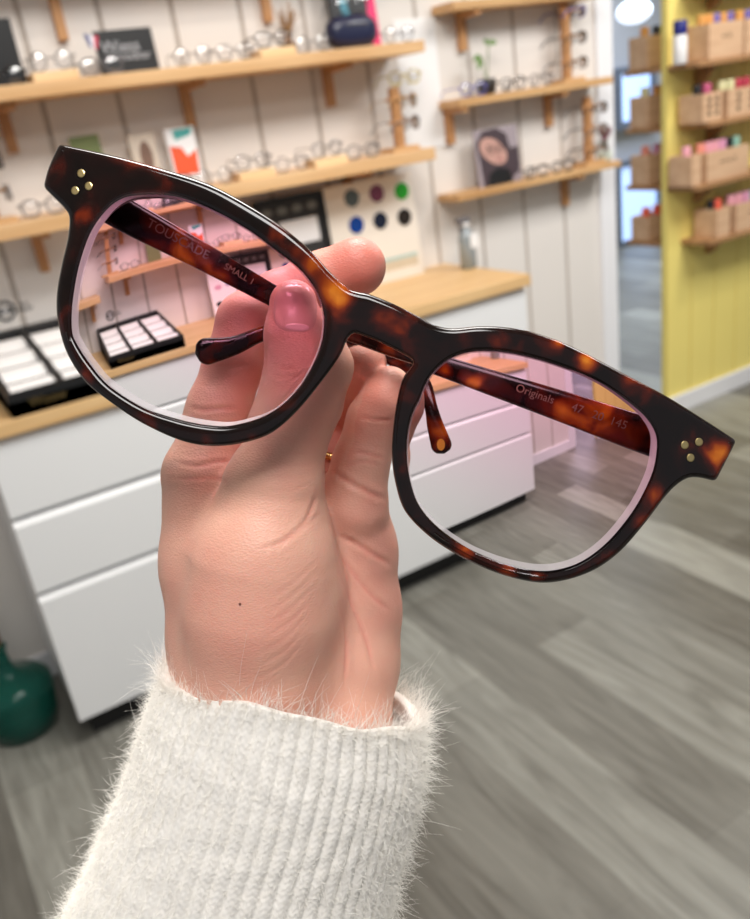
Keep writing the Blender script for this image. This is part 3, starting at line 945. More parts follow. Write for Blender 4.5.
for nm, cps in (('upper', ['orange', 'black']), ('second', ['cream', 'orange']), ('third', ['salmon', 'lilac']), ('lowest', ['coral', 'coral'])):
    crate(PX + .02, BS + .09, LV[nm], .14, .095, .12 if nm != 'lowest' else .1, 'shaded, on the %s ledge behind the yellow wall' % nm, cps, '', GB, 'dim %s rear' % nm)
# lamp hanging in the next room
lx = at_Y(634, 12, 4.6)
lm_ = tag(empty('pendant_lamp', (lx.x, 4.6, lx.z)), 'glowing oval pendant lamp in the next room', 'lamp')
bm = bmesh.new(); bmesh.ops.create_uvsphere(bm, u_segments=28, v_segments=16, radius=1)
for v in bm.verts: v.co = Vector((v.co.x * .12, v.co.y * .12, v.co.z * .075))
from_bm('shade', bm, plain('glowing_shade', (225, 236, 255), .5, emit=1.5), lm_, True)
tube('cord', [(0, 0, .08), (0, 0, 2.7 - lx.z)], .006, M['grey'], lm_)

# ================================================================== FOREGROUND
# points below are read from the photograph and set at their own distance (metres) from the lens
def V2(p): return np.array(p, float)

def catmull(pts, step=1.0, closed=True, corners=()):
    """smooth curve through 2-D/3-D points; corner indices stay sharp"""
    P = [np.array(p, float) for p in pts]
    n = len(P)
    out = []
    rng = range(n) if closed else range(n - 1)
    for i in rng:
        p1, p2 = P[i], P[(i + 1) % n]
        p0 = P[i - 1] if (closed or i > 0) else 2 * p1 - p2
        p3 = P[(i + 2) % n] if (closed or i + 2 < n) else 2 * p2 - p1
        m1 = (p2 - p0) / 2
        m2 = (p3 - p1) / 2
        if i in corners: m1 = p2 - p1
        if (i + 1) % n in corners: m2 = p2 - p1
        L = np.linalg.norm((p2 - p1)[:2])
        k = max(1, int(round(L / step)))
        for j in range(k):
            t = j / k
            out.append((2 * t**3 - 3 * t**2 + 1) * p1 + (t**3 - 2 * t**2 + t) * m1 * .95 + (-2 * t**3 + 3 * t**2) * p2 + (t**3 - t**2) * m2 * .95)
    if not closed: out.append(P[-1])
    return np.array(out)

GD = .170                                    # distance of the spectacle front
C_MID = V2((384, 318))
AX = V2((math.cos(math.radians(21.4)), math.sin(math.radians(21.4))))   # across the front
UPV = V2((AX[1], -AX[0]))                    # towards the brow

def gdist(p):
    s = float(np.dot(V2(p) - C_MID, AX)) * GD / FPX
    return GD + .0075 * (s / .07) ** 2       # the front wraps back a little towards the ends

OUT = [(59, 144), (119, 157), (175, 172.5), (213, 186), (250, 206), (281, 226), (310, 250), (331, 273), (347, 287.5), (357, 291.5), (370, 294.5), (395, 304.5), (421, 318), (434, 325), (452, 328.5), (476, 326.5), (500, 326.8), (524, 330), (545, 336), (568, 345), (596, 359), (630, 377), (666, 396), (708, 422), (736.5, 440.5),
       (715.5, 481.5), (699.6, 477.7), (688.4, 478), (677, 484.5), (665, 497), (645, 523), (620, 551.5), (595, 569.5), (566, 580), (537, 582.5), (500, 574), (463, 558), (430, 537), (405, 511), (395, 481), (391.8, 452), (394, 420), (398, 396), (403, 378), (411, 366.5), (413, 360.5), (400, 352.5), (380, 342.5), (366, 337), (354, 333.5), (347, 340),
       (339.5, 356.5), (322, 381), (300, 408), (280, 427), (262, 437.5), (234, 444.6), (206, 445.7), (178, 439.5), (144, 424), (116, 406), (86, 382), (67, 353), (58, 322), (56.5, 301), (58, 284), (62.5, 261), (68, 237), (69.3, 217), (64, 207.5), (54.5, 198), (43.5, 187), (48.5, 168)]
OUT_C = (0, 24, 25, 71)
INL = [(154, 195.5), (127, 198), (109, 209), (92, 232), (80, 266), (73.5, 303), (73, 330), (77, 342), (89, 361), (109, 384.5), (144, 407), (182, 420), (213, 425.5), (234, 425), (262, 417), (283, 404), (300, 386), (311, 368), (319, 350), (323, 334), (323.5, 316), (320, 299), (311, 283), (297, 267), (275, 250), (248, 230), (213, 211), (180, 198.5)]
INR = [(408.5, 430), (413, 413), (419, 401), (427, 382), (438, 368), (452, 358), (471, 352), (495, 351.5), (524, 356), (560, 366.5), (596, 381.5), (624, 400), (644, 417), (654.5, 434), (655.5, 452), (650, 476), (633, 509), (607, 541), (578, 562), (545, 570), (508, 564), (471, 549.5), (438, 527), (418, 503), (409, 474), (407, 449)]

def area2(p): 
    x, y = p[:, 0], p[:, 1]
    return .5 * np.sum(x * np.roll(y, -1) - np.roll(x, -1) * y)

def inset(p, o):
    """move a closed loop by o to its left-hand inside (loops are oriented so that this goes into the material)"""
    t = np.roll(p, -1, 0) - np.roll(p, 1, 0)
    t /= np.linalg.norm(t, axis=1)[:, None] + 1e-9
    nrm = np.stack([-t[:, 1], t[:, 0]], 1)
    q = p + nrm * o
    return q

def inside(loops, pts):
    x, y = pts[:, 0], pts[:, 1]
    c = np.zeros(len(pts), bool)
    for L in loops:
        x0, y0 = L[:, 0], L[:, 1]
        x1, y1 = np.roll(x0, -1), np.roll(y0, -1)
        for a, b, d, e in zip(x0, y0, x1, y1):
            if b == e: continue
            k = ((b > y) != (e > y)) & (x < (d - a) * (y - b) / (e - b) + a)
            c ^= k
    return c

gl = empty('tortoiseshell_eyeglasses', at_d(384, 318, GD))
tag(gl, 'large tortoiseshell eyeglasses with pink gradient lenses held up in the hand', 'eyeglasses')
bpy.context.view_layer.update()
GLW = gl.matrix_world.copy()
def to_local(v): return Vector(v) - GLW.translation
TORT = tortoise('tortoiseshell_acetate', .31, 120.0, .29, .44)
TORT_T = tortoise('tortoiseshell_temple', 1.7, 130.0, .39, .5, .16, .25)

def slab(loops, th, r, back=0.0, step=7.0, steps=5):
    """solid from closed px loops (first outer) with rounded edges; returns verts, faces in object space"""
    pxm = GD / FPX
    L = []
    for i, p in enumerate(loops):
        a = area2(p)
        want = a > 0 if i == 0 else a < 0
        L.append(p if want else p[::-1].copy())
    verts, faces = [], []
    def addv(p, z):
        verts.append(to_local(at_d(p[0], p[1], gdist(p) + back + z)))
        return len(verts) - 1
    prof = []
    for k in range(steps + 1):
        a = math.pi / 2 * k / steps
        prof.append((r * (1 - math.sin(a)), r * (1 - math.cos(a))))      # (inset, depth from the face) from face to side
    caps = []
    for li, p in enumerate(L):
        rows = []
        for ins, z in prof: rows.append([addv(q, z) for q in inset(p, ins / pxm)])
        for ins, z in reversed(prof): rows.append([addv(q, th - z) for q in inset(p, ins / pxm)])
        n = len(p)
        for a, b in zip(rows, rows[1:]):
            for i in range(n): faces.append((a[i], b[i], b[(i + 1) % n], a[(i + 1) % n]))
        caps.append((rows[0], rows[-1], inset(p, prof[0][0] / pxm)))
    allp = np.concatenate([c[2] for c in caps])
    lo, hi = allp.min(0), allp.max(0)
    g = np.array([(x, y) for x in np.arange(lo[0], hi[0], step) for y in np.arange(lo[1], hi[1], step)])
    ins_loops = [c[2] for c in caps]
    g = g[inside(ins_loops, g)]
    dmin = np.full(len(g), 1e9)
    for q in allp[::2]: dmin = np.minimum(dmin, np.hypot(g[:, 0] - q[0], g[:, 1] - q[1]))
    g = g[dmin > step * .6]
    edges, base = [], 0
    for c in caps:
        n = len(c[2])
        edges += [(base + i, base + (i + 1) % n) for i in range(n)]
        base += n
    cv = [Vector(p) for p in allp] + [Vector(p) for p in g]
    ov, oe, of, orig, _, _ = delaunay_2d_cdt(cv, edges, [], 0, 1e-6)
    cen = np.array([[sum(ov[i][k] for i in f) / len(f) for k in (0, 1)] for f in of])
    keep = inside(ins_loops, cen)
    flatf = [i for c in caps for i in c[0]]
    flatb = [i for c in caps for i in c[1]]
    mf, mb = {}, {}
    def mp(i, side):
        d = mf if side == 0 else mb
        if i in d: return d[i]
        o = [j for j in orig[i] if j < len(allp)]
        if o: r_ = (flatf if side == 0 else flatb)[o[0]]
        else: r_ = addv(ov[i], 0 if side == 0 else th)
        d[i] = r_
        return r_
    for f, k in zip(of, keep):
        if not k: continue
        faces.append(tuple(mp(i, 0) for i in f))
        faces.append(tuple(mp(i, 1) for i in reversed(f)))
    return verts, faces

def fix_normals(o):
    bm = bmesh.new(); bm.from_mesh(o.data)
    bmesh.ops.remove_doubles(bm, verts=bm.verts[:], dist=1e-7)
    bmesh.ops.recalc_face_normals(bm, faces=bm.faces[:])
    bm.to_mesh(o.data); bm.free()

outer = catmull(OUT, 3.0, True, OUT_C)
for _ in range(2):                            # the corners of the end pieces are softly rounded
    wgt = np.zeros(len(outer))
    for k in OUT_C: wgt = np.maximum(wgt, np.clip(1.3 - np.hypot(outer[:, 0] - OUT[k][0], outer[:, 1] - OUT[k][1]) / 6, 0, 1))
    outer = outer + (.5 * wgt)[:, None] * ((np.roll(outer, 1, 0) + np.roll(outer, -1, 0)) / 2 - outer)
inl = catmull(INL, 3.0); inr = catmull(INR, 3.0)
v, f = slab([outer, inl, inr], .0040, .0013)
front = from_py('front_frame', v, f, TORT, gl, True)
fix_normals(front)

amber(front, [(334, 290, 18, .66), (313, 265, 11, .35), (343, 305, 12, .2), (383, 318, 14, .24), (408, 326, 12, .22), (150, 166, 16, .16), (128, 160, 12, .12),
             (82, 216, 10, .28), (60, 160, 10, .15), (72, 332, 12, .2), (85, 380, 10, .25), (147, 433, 13, .33), (110, 410, 8, .15), (205, 441, 10, .1), (280, 232, 14, .2), (300, 250, 10, .16),
             (587, 362, 12, .62), (630, 380, 12, .36), (463, 340, 14, .28), (500, 338, 11, .2), (721, 452, 13, .5), (560, 340, 10, .2), (658, 496, 13, .3), (640, 522, 9, .25), (509, 572, 11, .34), (535, 576, 10, .3), (465, 554, 12, .25), (402, 470, 8, .2), (425, 528, 10, .2), (330, 360, 10, .08), (600, 560, 10, .15)], GLW.translation)
# rivets
for px, py in ((81, 173.3), (75, 190.5), (88.6, 186), (699, 442), (684.8, 445), (690.6, 457.8)):
    q = np.array([(px + 4.4 * math.cos(a) * .92, py + 4.4 * math.sin(a)) for a in [2 * math.pi * i / 20 for i in range(20)]])
    v, f = slab([q], .0010, .00025, -.00025, 3.0, 2)
    o = from_py('rivet', v, f, M['brass'], front, False); fix_normals(o)
# nose pads: soft lumps behind the inner rims
for pts, in (([(333, 353), (325, 366), (315, 379)],), ([(405, 392), (403, 410), (403, 428)],)):
    bm = bmesh.new()
    add_tube(bm, [to_local(at_d(a, b, gdist((a, b)) + .0052)) for a, b in pts], [.0010, .0014, .0009], 12)
    from_bm('nose_pad', bm, TORT, gl, True)

# lenses: minus power, flatter in front and hollow behind, tinted rose at the brow
def lens_mat():
    mt, nt, b = new_mat('rose_gradient_lens')
    nt.nodes.remove(b)
    out = nt.nodes['Material Output']
    tc = nt.nodes.new('ShaderNodeTexCoord')
    sep = nt.nodes.new('ShaderNodeVectorMath'); sep.operation = 'DOT_PRODUCT'
    # brow direction of the spectacles in the object's space
    d = (at_d(*(C_MID + UPV * 100), GD) - at_d(*C_MID, GD)).normalized()
    sep.inputs[1].default_value = tuple(d)
    nt.links.new(tc.outputs['Object'], sep.inputs[0])
    mr = nt.nodes.new('ShaderNodeMapRange')
    mr.interpolation_type = 'SMOOTHSTEP'
    mr.inputs['From Min'].default_value = -.036
    mr.inputs['From Max'].default_value = .004
    nt.links.new(sep.outputs['Value'], mr.inputs['Value'])
    mx = nt.nodes.new('ShaderNodeMix'); mx.data_type = 'RGBA'
    mx.inputs['A'].default_value = (.99, .98, .985, 1)
    mx.inputs['B'].default_value = (.99, .765, .872, 1)
    nt.links.new(mr.outputs[0], mx.inputs['Factor'])
    rf = nt.nodes.new('ShaderNodeBsdfRefraction')
    rf.inputs['IOR'].default_value = 1.6
    rf.inputs['Roughness'].default_value = 0
    nt.links.new(mx.outputs['Result'], rf.inputs['Color'])
    gs = nt.nodes.new('ShaderNodeBsdfGlossy'); gs.inputs['Roughness'].default_value = .02
    fr = nt.nodes.new('ShaderNodeFresnel'); fr.inputs[0].default_value = 1.09
    ms = nt.nodes.new('ShaderNodeMixShader')
    nt.links.new(fr.outputs[0], ms.inputs[0])
    nt.links.new(rf.outputs[0], ms.inputs[1])
    nt.links.new(gs.outputs[0], ms.inputs[2])
    nt.links.new(ms.outputs[0], out.inputs[0])
    return mt
LM = lens_mat()
LE = plain('polished_lens_edge', (222, 206, 212), .4, noise=.02)

def make_lens(loop, c, nm):
    c = V2(c)
    n, m_ = 144, 26
    ang = np.arctan2(loop[:, 1] - c[1], loop[:, 0] - c[0])
    rad = np.hypot(loop[:, 0] - c[0], loop[:, 1] - c[1])
    o_ = np.argsort(ang)
    th = np.linspace(-math.pi, math.pi, n, endpoint=False)
    rr = np.interp(th, ang[o_], rad[o_], period=2 * math.pi) + 1.2
    d0 = gdist(c) + .0010
    right = (at_d(c[0] + 1, c[1], d0) - at_d(c[0], c[1], d0)).normalized()
    ctr = at_d(c[0], c[1], d0)
    fwd = Vector(-RC[2])
    k1, k2 = 2.0, 10.2                        # front and rear curvature, 1/m
    V_, F_, MI = [], [], []
    for side in (0, 1):
        for j in range(1, m_ + 1):
            for i in range(n):
                r_ = rr[i] * j / m_
                p = at_d(c[0] + r_ * math.cos(th[i]), c[1] + r_ * math.sin(th[i]), d0)
                rho2 = (p - ctr).length_squared
                z = .5 * k1 * rho2 if side == 0 else .0010 + .5 * k2 * rho2
                V_.append(to_local(p + fwd * z))
        V_.append(to_local(ctr + fwd * (0 if side == 0 else .0010)))
    S = m_ * n + 1
    for side in (0, 1):
        b = side * S
        fl_ = []
        for i in range(n): fl_.append((b + S - 1, b + i, b + (i + 1) % n))
        for j in range(m_ - 1):
            for i in range(n): fl_.append((b + j * n + i, b + (j + 1) * n + i, b + (j + 1) * n + (i + 1) % n, b + j * n + (i + 1) % n))
        if side == 1: fl_ = [tuple(reversed(q)) for q in fl_]
        F_ += fl_; MI += [0] * len(fl_)
    e0, e1 = (m_ - 1) * n, S + (m_ - 1) * n
    for i in range(n):
        F_.append((e0 + i, e1 + i, e1 + (i + 1) % n, e0 + (i + 1) % n)); MI.append(1)
    o = from_py('lens', V_, F_, LM, gl, True)
    o.data.materials.append(LE)
    o.data.polygons.foreach_set('material_index', MI)
    # outward normals: front face must look at the camera side
    nrm = o.data.polygons[0].normal
    if nrm.dot(fwd) > 0:
        o.data.flip_normals()
    sh = o.data.polygons
    for p_ in sh:
        if p_.material_index == 1: p_.use_smooth = False
    try:
        es = o.modifiers.new('edges', 'EDGE_SPLIT'); es.split_angle = math.radians(35)
    except Exception: pass
    o['label'] = nm
    return o
LB = clear_glass('pale_lens_bevel', (.9, .86, .88), .5)
def bevel_mat():
    mt, nt, b = new_mat('ground_lens_bevel')
    tc = nt.nodes.new('ShaderNodeTexCoord')
    dt = nt.nodes.new('ShaderNodeVectorMath'); dt.operation = 'DOT_PRODUCT'
    dt.inputs[1].default_value = tuple((at_d(*(C_MID + UPV * 100), GD) - at_d(*C_MID, GD)).normalized())
    nt.links.new(tc.outputs['Object'], dt.inputs[0])
    mr = nt.nodes.new('ShaderNodeMapRange')
    mr.inputs['From Min'].default_value = -.036; mr.inputs['From Max'].default_value = .002
    nt.links.new(dt.outputs['Value'], mr.inputs['Value'])
    rp = nt.nodes.new('ShaderNodeValToRGB')
    rp.color_ramp.elements[0].color = lin(214, 206, 208); rp.color_ramp.elements[1].color = lin(206, 140, 164)
    nt.links.new(mr.outputs[0], rp.inputs['Fac']); nt.links.new(rp.outputs[0], b.inputs['Base Color'])
    b.inputs['Roughness'].default_value = .2
    b.inputs['Alpha'].default_value = .55
    return mt
LB = bevel_mat()
def make_bevel(loop, c):
    c = V2(c)
    dirc = c - V2((375, 400)); dirc /= np.linalg.norm(dirc)
    dirc = (dirc + V2((0, .75))); dirc /= np.linalg.norm(dirc)
    t = np.roll(loop, -1, 0) - np.roll(loop, 1, 0)
    t /= np.linalg.norm(t, axis=1)[:, None]
    nn = np.stack([t[:, 1], -t[:, 0]], 1)
    if np.dot(nn[0], loop[0] - c) < 0: nn = -nn
    wd = 1.3 + 4.6 * np.clip(nn @ dirc + .25, 0, 1) ** .8
    pxm = GD / FPX
    V_, F_ = [], []
    n = len(loop)
    fr0 = gdist(c) + .0010
    for k in range(4):
        q = loop - nn * (wd * k / 3)[:, None] + nn * (1 - k / 3) * 1.0
        for p in q:
            rho = np.hypot(*(p - c)) * pxm
            z = fr0 + rho * rho - .00022 - .0004 * (1 - k / 3)
            V_.append(to_local(at_d(p[0], p[1], z)))
    for k in range(3):
        for i in range(n): F_.append((k * n + i, k * n + (i + 1) % n, (k + 1) * n + (i + 1) % n, (k + 1) * n + i))
    o = from_py('lens_bevel', V_, F_, LB, gl, True)
    return o
make_bevel(inl, (202, 312)); make_bevel(inr, (530, 460))
make_lens(inl, (202, 312), 'rose gradient lens in front of the thumb')
make_lens(inr, (530, 460), 'rose gradient lens with the temple lying behind it')

# temples (folded): swept rounded bars
def sweep(name, pts, half_h, half_t, mat, parent, step=3.0):
    """pts: (px, py, depth); half_h in metres per point (in the picture plane), half_t across"""
    C = catmull([(p[0], p[1], p[2] * 1000) for p in pts], step, False)
    hs = catmull([(p[0], p[1], h * 1e6) for p, h in zip(pts, half_h)], step, False)[:, 2] / 1e6
    N = len(C)
    W_ = [at_d(c[0], c[1], c[2] / 1000) for c in C]
    fwd = Vector(-RC[2])
    V_, F_ = [], []
    n = 20
    for i in range(N):
        t = (W_[min(i + 1, N - 1)] - W_[max(i - 1, 0)]).normalized()
        u = fwd.cross(t).normalized()
        b = t.cross(u).normalized()
        endr = 1.0
        s0 = sum((W_[k + 1] - W_[k]).length for k in range(i)) if i < 14 else 1
        s1 = sum((W_[k + 1] - W_[k]).length for k in range(i, N - 1)) if i > N - 16 else 1
        for s_ in (s0, s1):
            q = min(1, s_ / max(hs[i], 1e-4))
            endr = min(endr, math.sqrt(max(.0004, 1 - (1 - q) ** 2)))
        for k in range(n):
            a = 2 * math.pi * k / n
            c_, s_ = math.cos(a), math.sin(a)
            x = math.copysign(abs(c_) ** .62, c_) * hs[i] * endr
            y = math.copysign(abs(s_) ** .62, s_) * half_t * min(1, endr * 1.3)
            V_.append(to_local(W_[i] + u * x + b * y))
    for i in range(N - 1):
        for k in range(n):
            F_.append((i * n + k, i * n + (k + 1) % n, (i + 1) * n + (k + 1) % n, (i + 1) * n + k))
    F_.append(tuple(range(n))); F_.append(tuple((N - 1) * n + k for k in reversed(range(n))))
    o = from_py(name, V_, F_, mat, parent, True)
    fix_normals(o)
    return o

LT = [(84, 190, .1852), (125, 212, .1868), (200, 251, .1900), (272, 291, .1940), (345, 331, .2010), (392, 357, .2075), (410, 375, .2080), (419, 402, .2065), (424, 422, .2055), (434, 453, .2040)]
LH = [.0038, .0039, .0033, .0027, .0023, .0022, .0021, .0018, .0023, .0031]
RT = [(700, 452, .1855), (655, 436, .1865), (560, 402, .1883), (436, 361, .1910), (390, 346, .1930), (345, 331, .1945), (305, 328, .1945), (268, 336, .1935), (236, 349, .1925), (195, 357, .1912)]
RH = [.0042, .0043, .0036, .0025, .0023, .0022, .0019, .0018, .0024, .0038]
tl = sweep('temple', LT, LH, .0017, TORT_T, gl); tl['label'] = 'temple reaching from the upper left hinge behind the thumb'
tr = sweep('temple', RT, RH, .0017, TORT_T, gl); amber(tl, [(185, 252, 22, .4), (150, 232, 18, .2), (215, 266, 14, .25), (125, 215, 12, -.15), (428, 425, 14, .15)], GLW.translation)
amber(tr, [(470, 378, 9, .45), (440, 366, 8, .3), (600, 420, 26, .30), (560, 408, 14, .2), (500, 386, 12, .14), (640, 436, 18, .18), (388, 345, 10, .2)], GLW.translation)
tr['label'] = 'temple reaching from the lower right hinge to the paddle over the index finger'
for (px, py, sx) in ((80, 188, 1), (703, 455, -1)):
    for k in (-1, 0, 1):
        c = V2((px, py)) + UPV * (k * 5)
        bm = bmesh.new()
        a, b = at_d(c[0], c[1], gdist(c) + .0035), at_d(c[0], c[1], gdist(c) + .0065)
        add_tube(bm, [to_local(a), to_local((Vector(a) + Vector(b)) / 2), to_local(b)], .0009, 8)
        from_bm('hinge', bm, M['gold'], gl, True)
# oval inlay at the temple tip
q = np.array([(431 + 4.4 * math.cos(a), 443 + 6.5 * math.sin(a)) for a in [2 * math.pi * i / 24 for i in range(24)]])
vv, ff = [], []
for dz in (-.0019, -.0013):
    for p in q: vv.append(to_local(at_d(p[0], p[1], .2044 + dz)))
n = len(q)
ff = [tuple(range(n))] + [(i, (i + 1) % n, n + (i + 1) % n, n + i) for i in range(n)]
o = from_py('oval_inlay', vv, ff, plain('amber_inlay', (214, 140, 44), .2), tl); fix_normals(o)
# engraved lettering on the inner sides of the temples
def temple_text(body, p0, d0, p1, d1, size, temple, lift=.0023):
    a, b = at_d(p0[0], p0[1], d0), at_d(p1[0], p1[1], d1)
    x = (b - a).normalized()
    z = Vector(RC[2]); z = (z - x * z.dot(x)).normalized()
    y = z.cross(x)
    mt = Matrix((x, y, z)).transposed().to_4x4()
    mt.translation = to_local(a + z * lift)
    o = text('lettering', body, size, ENG, temple, mt, 'LEFT', .00003)
    return o
ENG = plain('engraved_print', (140, 102, 84), .5)
temple_text('TOUSCADE', (146, 220), .1877, (226, 263), .1914, .0030, tl)
temple_text('SMALL 1', (226, 264), .1911, (268, 288), .1937, .0022, tl)
temple_text('Originals', (514, 385), .1893, (560, 401), .1883, .0026, tr)
temple_text('47   20  145', (572, 405), .1880, (640, 430), .1867, .0027, tr)

# ------------------------------------------------------------------ the hand: one continuous skin
# control points: (px, py, distance in mm, radius in px at that distance)
MMF = 1.0 / FPX
def cp(p):
    x, y, d, r = p
    return np.array([(x - 375) * d * MMF, (y - 459.5) * d * MMF, d]), r * d * MMF

def seg_sdf(P, a, b, sz=1.0):
    A, ra = cp(a); B, rb = cp(b)
    ab = B - A
    S = np.array([1, 1, sz], np.float32)
    abS = ab * S
    dx = P[0] - A[0]; dy = P[1] - A[1]; dz = (P[2] - A[2]) * sz
    t = np.clip((dx * abS[0] + dy * abS[1] + dz * abS[2]) / float(abS @ abS), 0, 1)
    q = np.sqrt((dx - t * abS[0]) ** 2 + (dy - t * abS[1]) ** 2 + (dz - t * abS[2]) ** 2)
    return (q - (ra + t * (rb - ra))).astype(np.float32)

def smin(a, b, k):
    h = np.maximum(k - np.abs(a - b), 0) / k
    return np.minimum(a, b) - h * h * k * .25

def chain(P, pts, k=1.5, sz=1.0):
    out = None
    for a, b in zip(pts, pts[1:]):
        s_ = seg_sdf(P, a, b, sz)
        out = s_ if out is None else smin(out, s_, k)
    return out

THUMB = [(297, 304, 184.5, 24.5), (300, 336, 185.5, 31), (308, 366, 187, 38), (303, 400, 188, 38.5), (290.5, 432, 189, 37.5), (273, 490, 191.5, 47)]
THUMB_PAD = [(318, 350, 188.5, 27), (322, 366, 189.5, 31)]
THENAR = [(273, 490, 191.5, 47), (264, 560, 193.5, 70), (262, 610, 195, 74), (256, 700, 200, 74)]
THENAR_R = [(289, 524, 195, 40), (294, 590, 197, 46), (284, 670, 203, 44)]
INDEX_M = [(204, 478, 205, 42), (222, 560, 207, 60), (236, 640, 208, 66), (250, 740, 208, 68)]
INDEX = [(208, 470, 204.5, 41), (222, 420, 205.5, 35), (238, 372, 206.5, 33), (254, 324, 208, 34), (288, 297, 208.5, 30), (322, 281, 208, 28), (357, 267, 206, 29)]
MIDDLE = [(318, 505, 219, 36), (330, 455, 224, 31), (338, 415, 227, 30), (346, 388, 215, 27), (361, 362, 206.8, 26)]
RINGF = [(352, 508, 208, 36), (361, 462, 206.5, 28), (374, 420, 205.5, 26.5), (386, 400, 203.5, 25), (389, 389, 203.2, 23)]
PINKY = [(360, 512, 222, 29), (362, 455, 231, 23), (364, 415, 233, 21)]
PALM_R = [(350, 505, 210, 38), (349, 550, 215, 47), (345, 610, 216, 55), (338, 660, 214, 60), (322, 740, 211, 62)]
PALM_M = [(275, 520, 213, 56), (285, 600, 212, 70), (285, 740, 209, 70)]
ARM = [(250, 735, 208, 74), (222, 840, 214, 84), (196, 940, 222, 92)]
ARM2 = [(322, 735, 209, 66), (300, 840, 214, 76), (274, 940, 222, 84)]

def hand_field(P):
    palm = chain(P, INDEX_M, 3)
    for c, k in ((PALM_M, 6), (PALM_R, 6), (ARM, 5), (ARM2, 5)): palm = smin(palm, chain(P, c, 3), k)
    palm = smin(palm, chain(P, THENAR, 4), 5.5)
    palm = smin(palm, chain(P, THENAR_R, 4), 2.6)
    th = smin(chain(P, THUMB, 2.5, 1.12), chain(P, THUMB_PAD, 2, 1.1), 3)
    f = smin(palm, th, 4.5)
    f = smin(f, chain(P, INDEX, 2.2), 2.2)
    f = smin(f, chain(P, RINGF, 1.8), 1.4)
    f = smin(f, chain(P, MIDDLE, 2.0), .9)
    f = smin(f, chain(P, PINKY, 2.0), 1.0)
    return f

def surface_nets(F, org, h):
    s_ = F < 0
    nx, ny, nz = F.shape
    acc = np.zeros((nx - 1, ny - 1, nz - 1, 3), np.float32)
    cnt = np.zeros((nx - 1, ny - 1, nz - 1), np.float32)
    offs = [(0, 0), (1, 0), (0, 1), (1, 1)]
    for ax in range(3):
        o1, o2 = [k for k in range(3) if k != ax]
        for (u, v_) in offs:
            a = [slice(0, -1)] * 3; b = [slice(0, -1)] * 3
            for k, q in ((o1, u), (o2, v_)):
                a[k] = slice(q, F.shape[k] - 1 + q); b[k] = slice(q, F.shape[k] - 1 + q)
            a[ax] = slice(0, -1); b[ax] = slice(1, None)
            fa, fb = F[tuple(a)], F[tuple(b)]
            ch_ = (fa < 0) != (fb < 0)
            t = np.where(ch_, fa / (fa - fb + 1e-12), 0)
            pos = np.zeros(acc.shape, np.float32)
            pos[..., ax] = t; pos[..., o1] = u; pos[..., o2] = v_
            acc += np.where(ch_[..., None], pos, 0)
            cnt += ch_
    act = cnt > 0
    idx = np.full(act.shape, -1, np.int64)
    idx[act] = np.arange(act.sum())
    cells = np.argwhere(act)
    V_ = (cells + acc[act] / cnt[act][:, None]) * h + np.array(org)
    faces = []
    for ax in range(3):
        o1, o2 = [(1, 2), (2, 0), (0, 1)][ax]
        a = [slice(1, -1)] * 3; b = [slice(1, -1)] * 3
        a[ax] = slice(0, -1); b[ax] = slice(1, None)
        sa, sb = s_[tuple(a)], s_[tuple(b)]
        e = np.argwhere(sa != sb)
        flip = sa[sa != sb]
        base = e.copy()
        for k in (o1, o2): base[:, k] += 1
        def cell(d1, d2):
            c = base.copy(); c[:, o1] -= d1; c[:, o2] -= d2
            return idx[c[:, 0], c[:, 1], c[:, 2]]
        q = np.stack([cell(1, 1), cell(0, 1), cell(0, 0), cell(1, 0)], 1)
        q[~flip] = q[~flip][:, ::-1]
        faces.append(q)
    return V_, np.concatenate(faces)

H_ = .62
lo = np.array([-58., -58., 172.]); hi = np.array([14., 122., 252.])
ax_ = [np.arange(lo[i], hi[i], H_, dtype=np.float32) for i in range(3)]
P_ = [ax_[0][:, None, None], ax_[1][None, :, None], ax_[2][None, None, :]]
F_ = hand_field(P_)
F_ = np.maximum(F_, (P_[1] - 112.0).astype(np.float32))
HV, HF = surface_nets(F_, lo, H_)
del F_

def hand_smooth(V_, Fq, it=6, lam=.5):
    e = np.concatenate([Fq[:, [0, 1]], Fq[:, [1, 2]], Fq[:, [2, 3]], Fq[:, [3, 0]]])
    n = len(V_)
    deg = np.bincount(e[:, 0], minlength=n) + np.bincount(e[:, 1], minlength=n)
    for k in range(it):
        s_ = np.zeros_like(V_)
        for c in range(3):
            s_[:, c] = np.bincount(e[:, 0], V_[e[:, 1], c], n) + np.bincount(e[:, 1], V_[e[:, 0], c], n)
        s_ /= deg[:, None]
        V_ = V_ + (lam if k % 2 == 0 else -.47) * (s_ - V_)
    return V_
HV = hand_smooth(HV, HF, 8)

def vnormals(V_, Fq):
    n = np.cross(V_[Fq[:, 2]] - V_[Fq[:, 0]], V_[Fq[:, 3]] - V_[Fq[:, 1]])
    out = np.zeros_like(V_)
    for k in range(4): 
        for c in range(3): out[:, c] += np.bincount(Fq[:, k], n[:, c], len(V_))
    return out / (np.linalg.norm(out, axis=1)[:, None] + 1e-9)
HN = vnormals(HV, HF)
ctr = HV.mean(0)
if np.mean(np.sum(HN * (HV - ctr), 1)) < 0:
    HF = HF[:, ::-1].copy(); HN = -HN

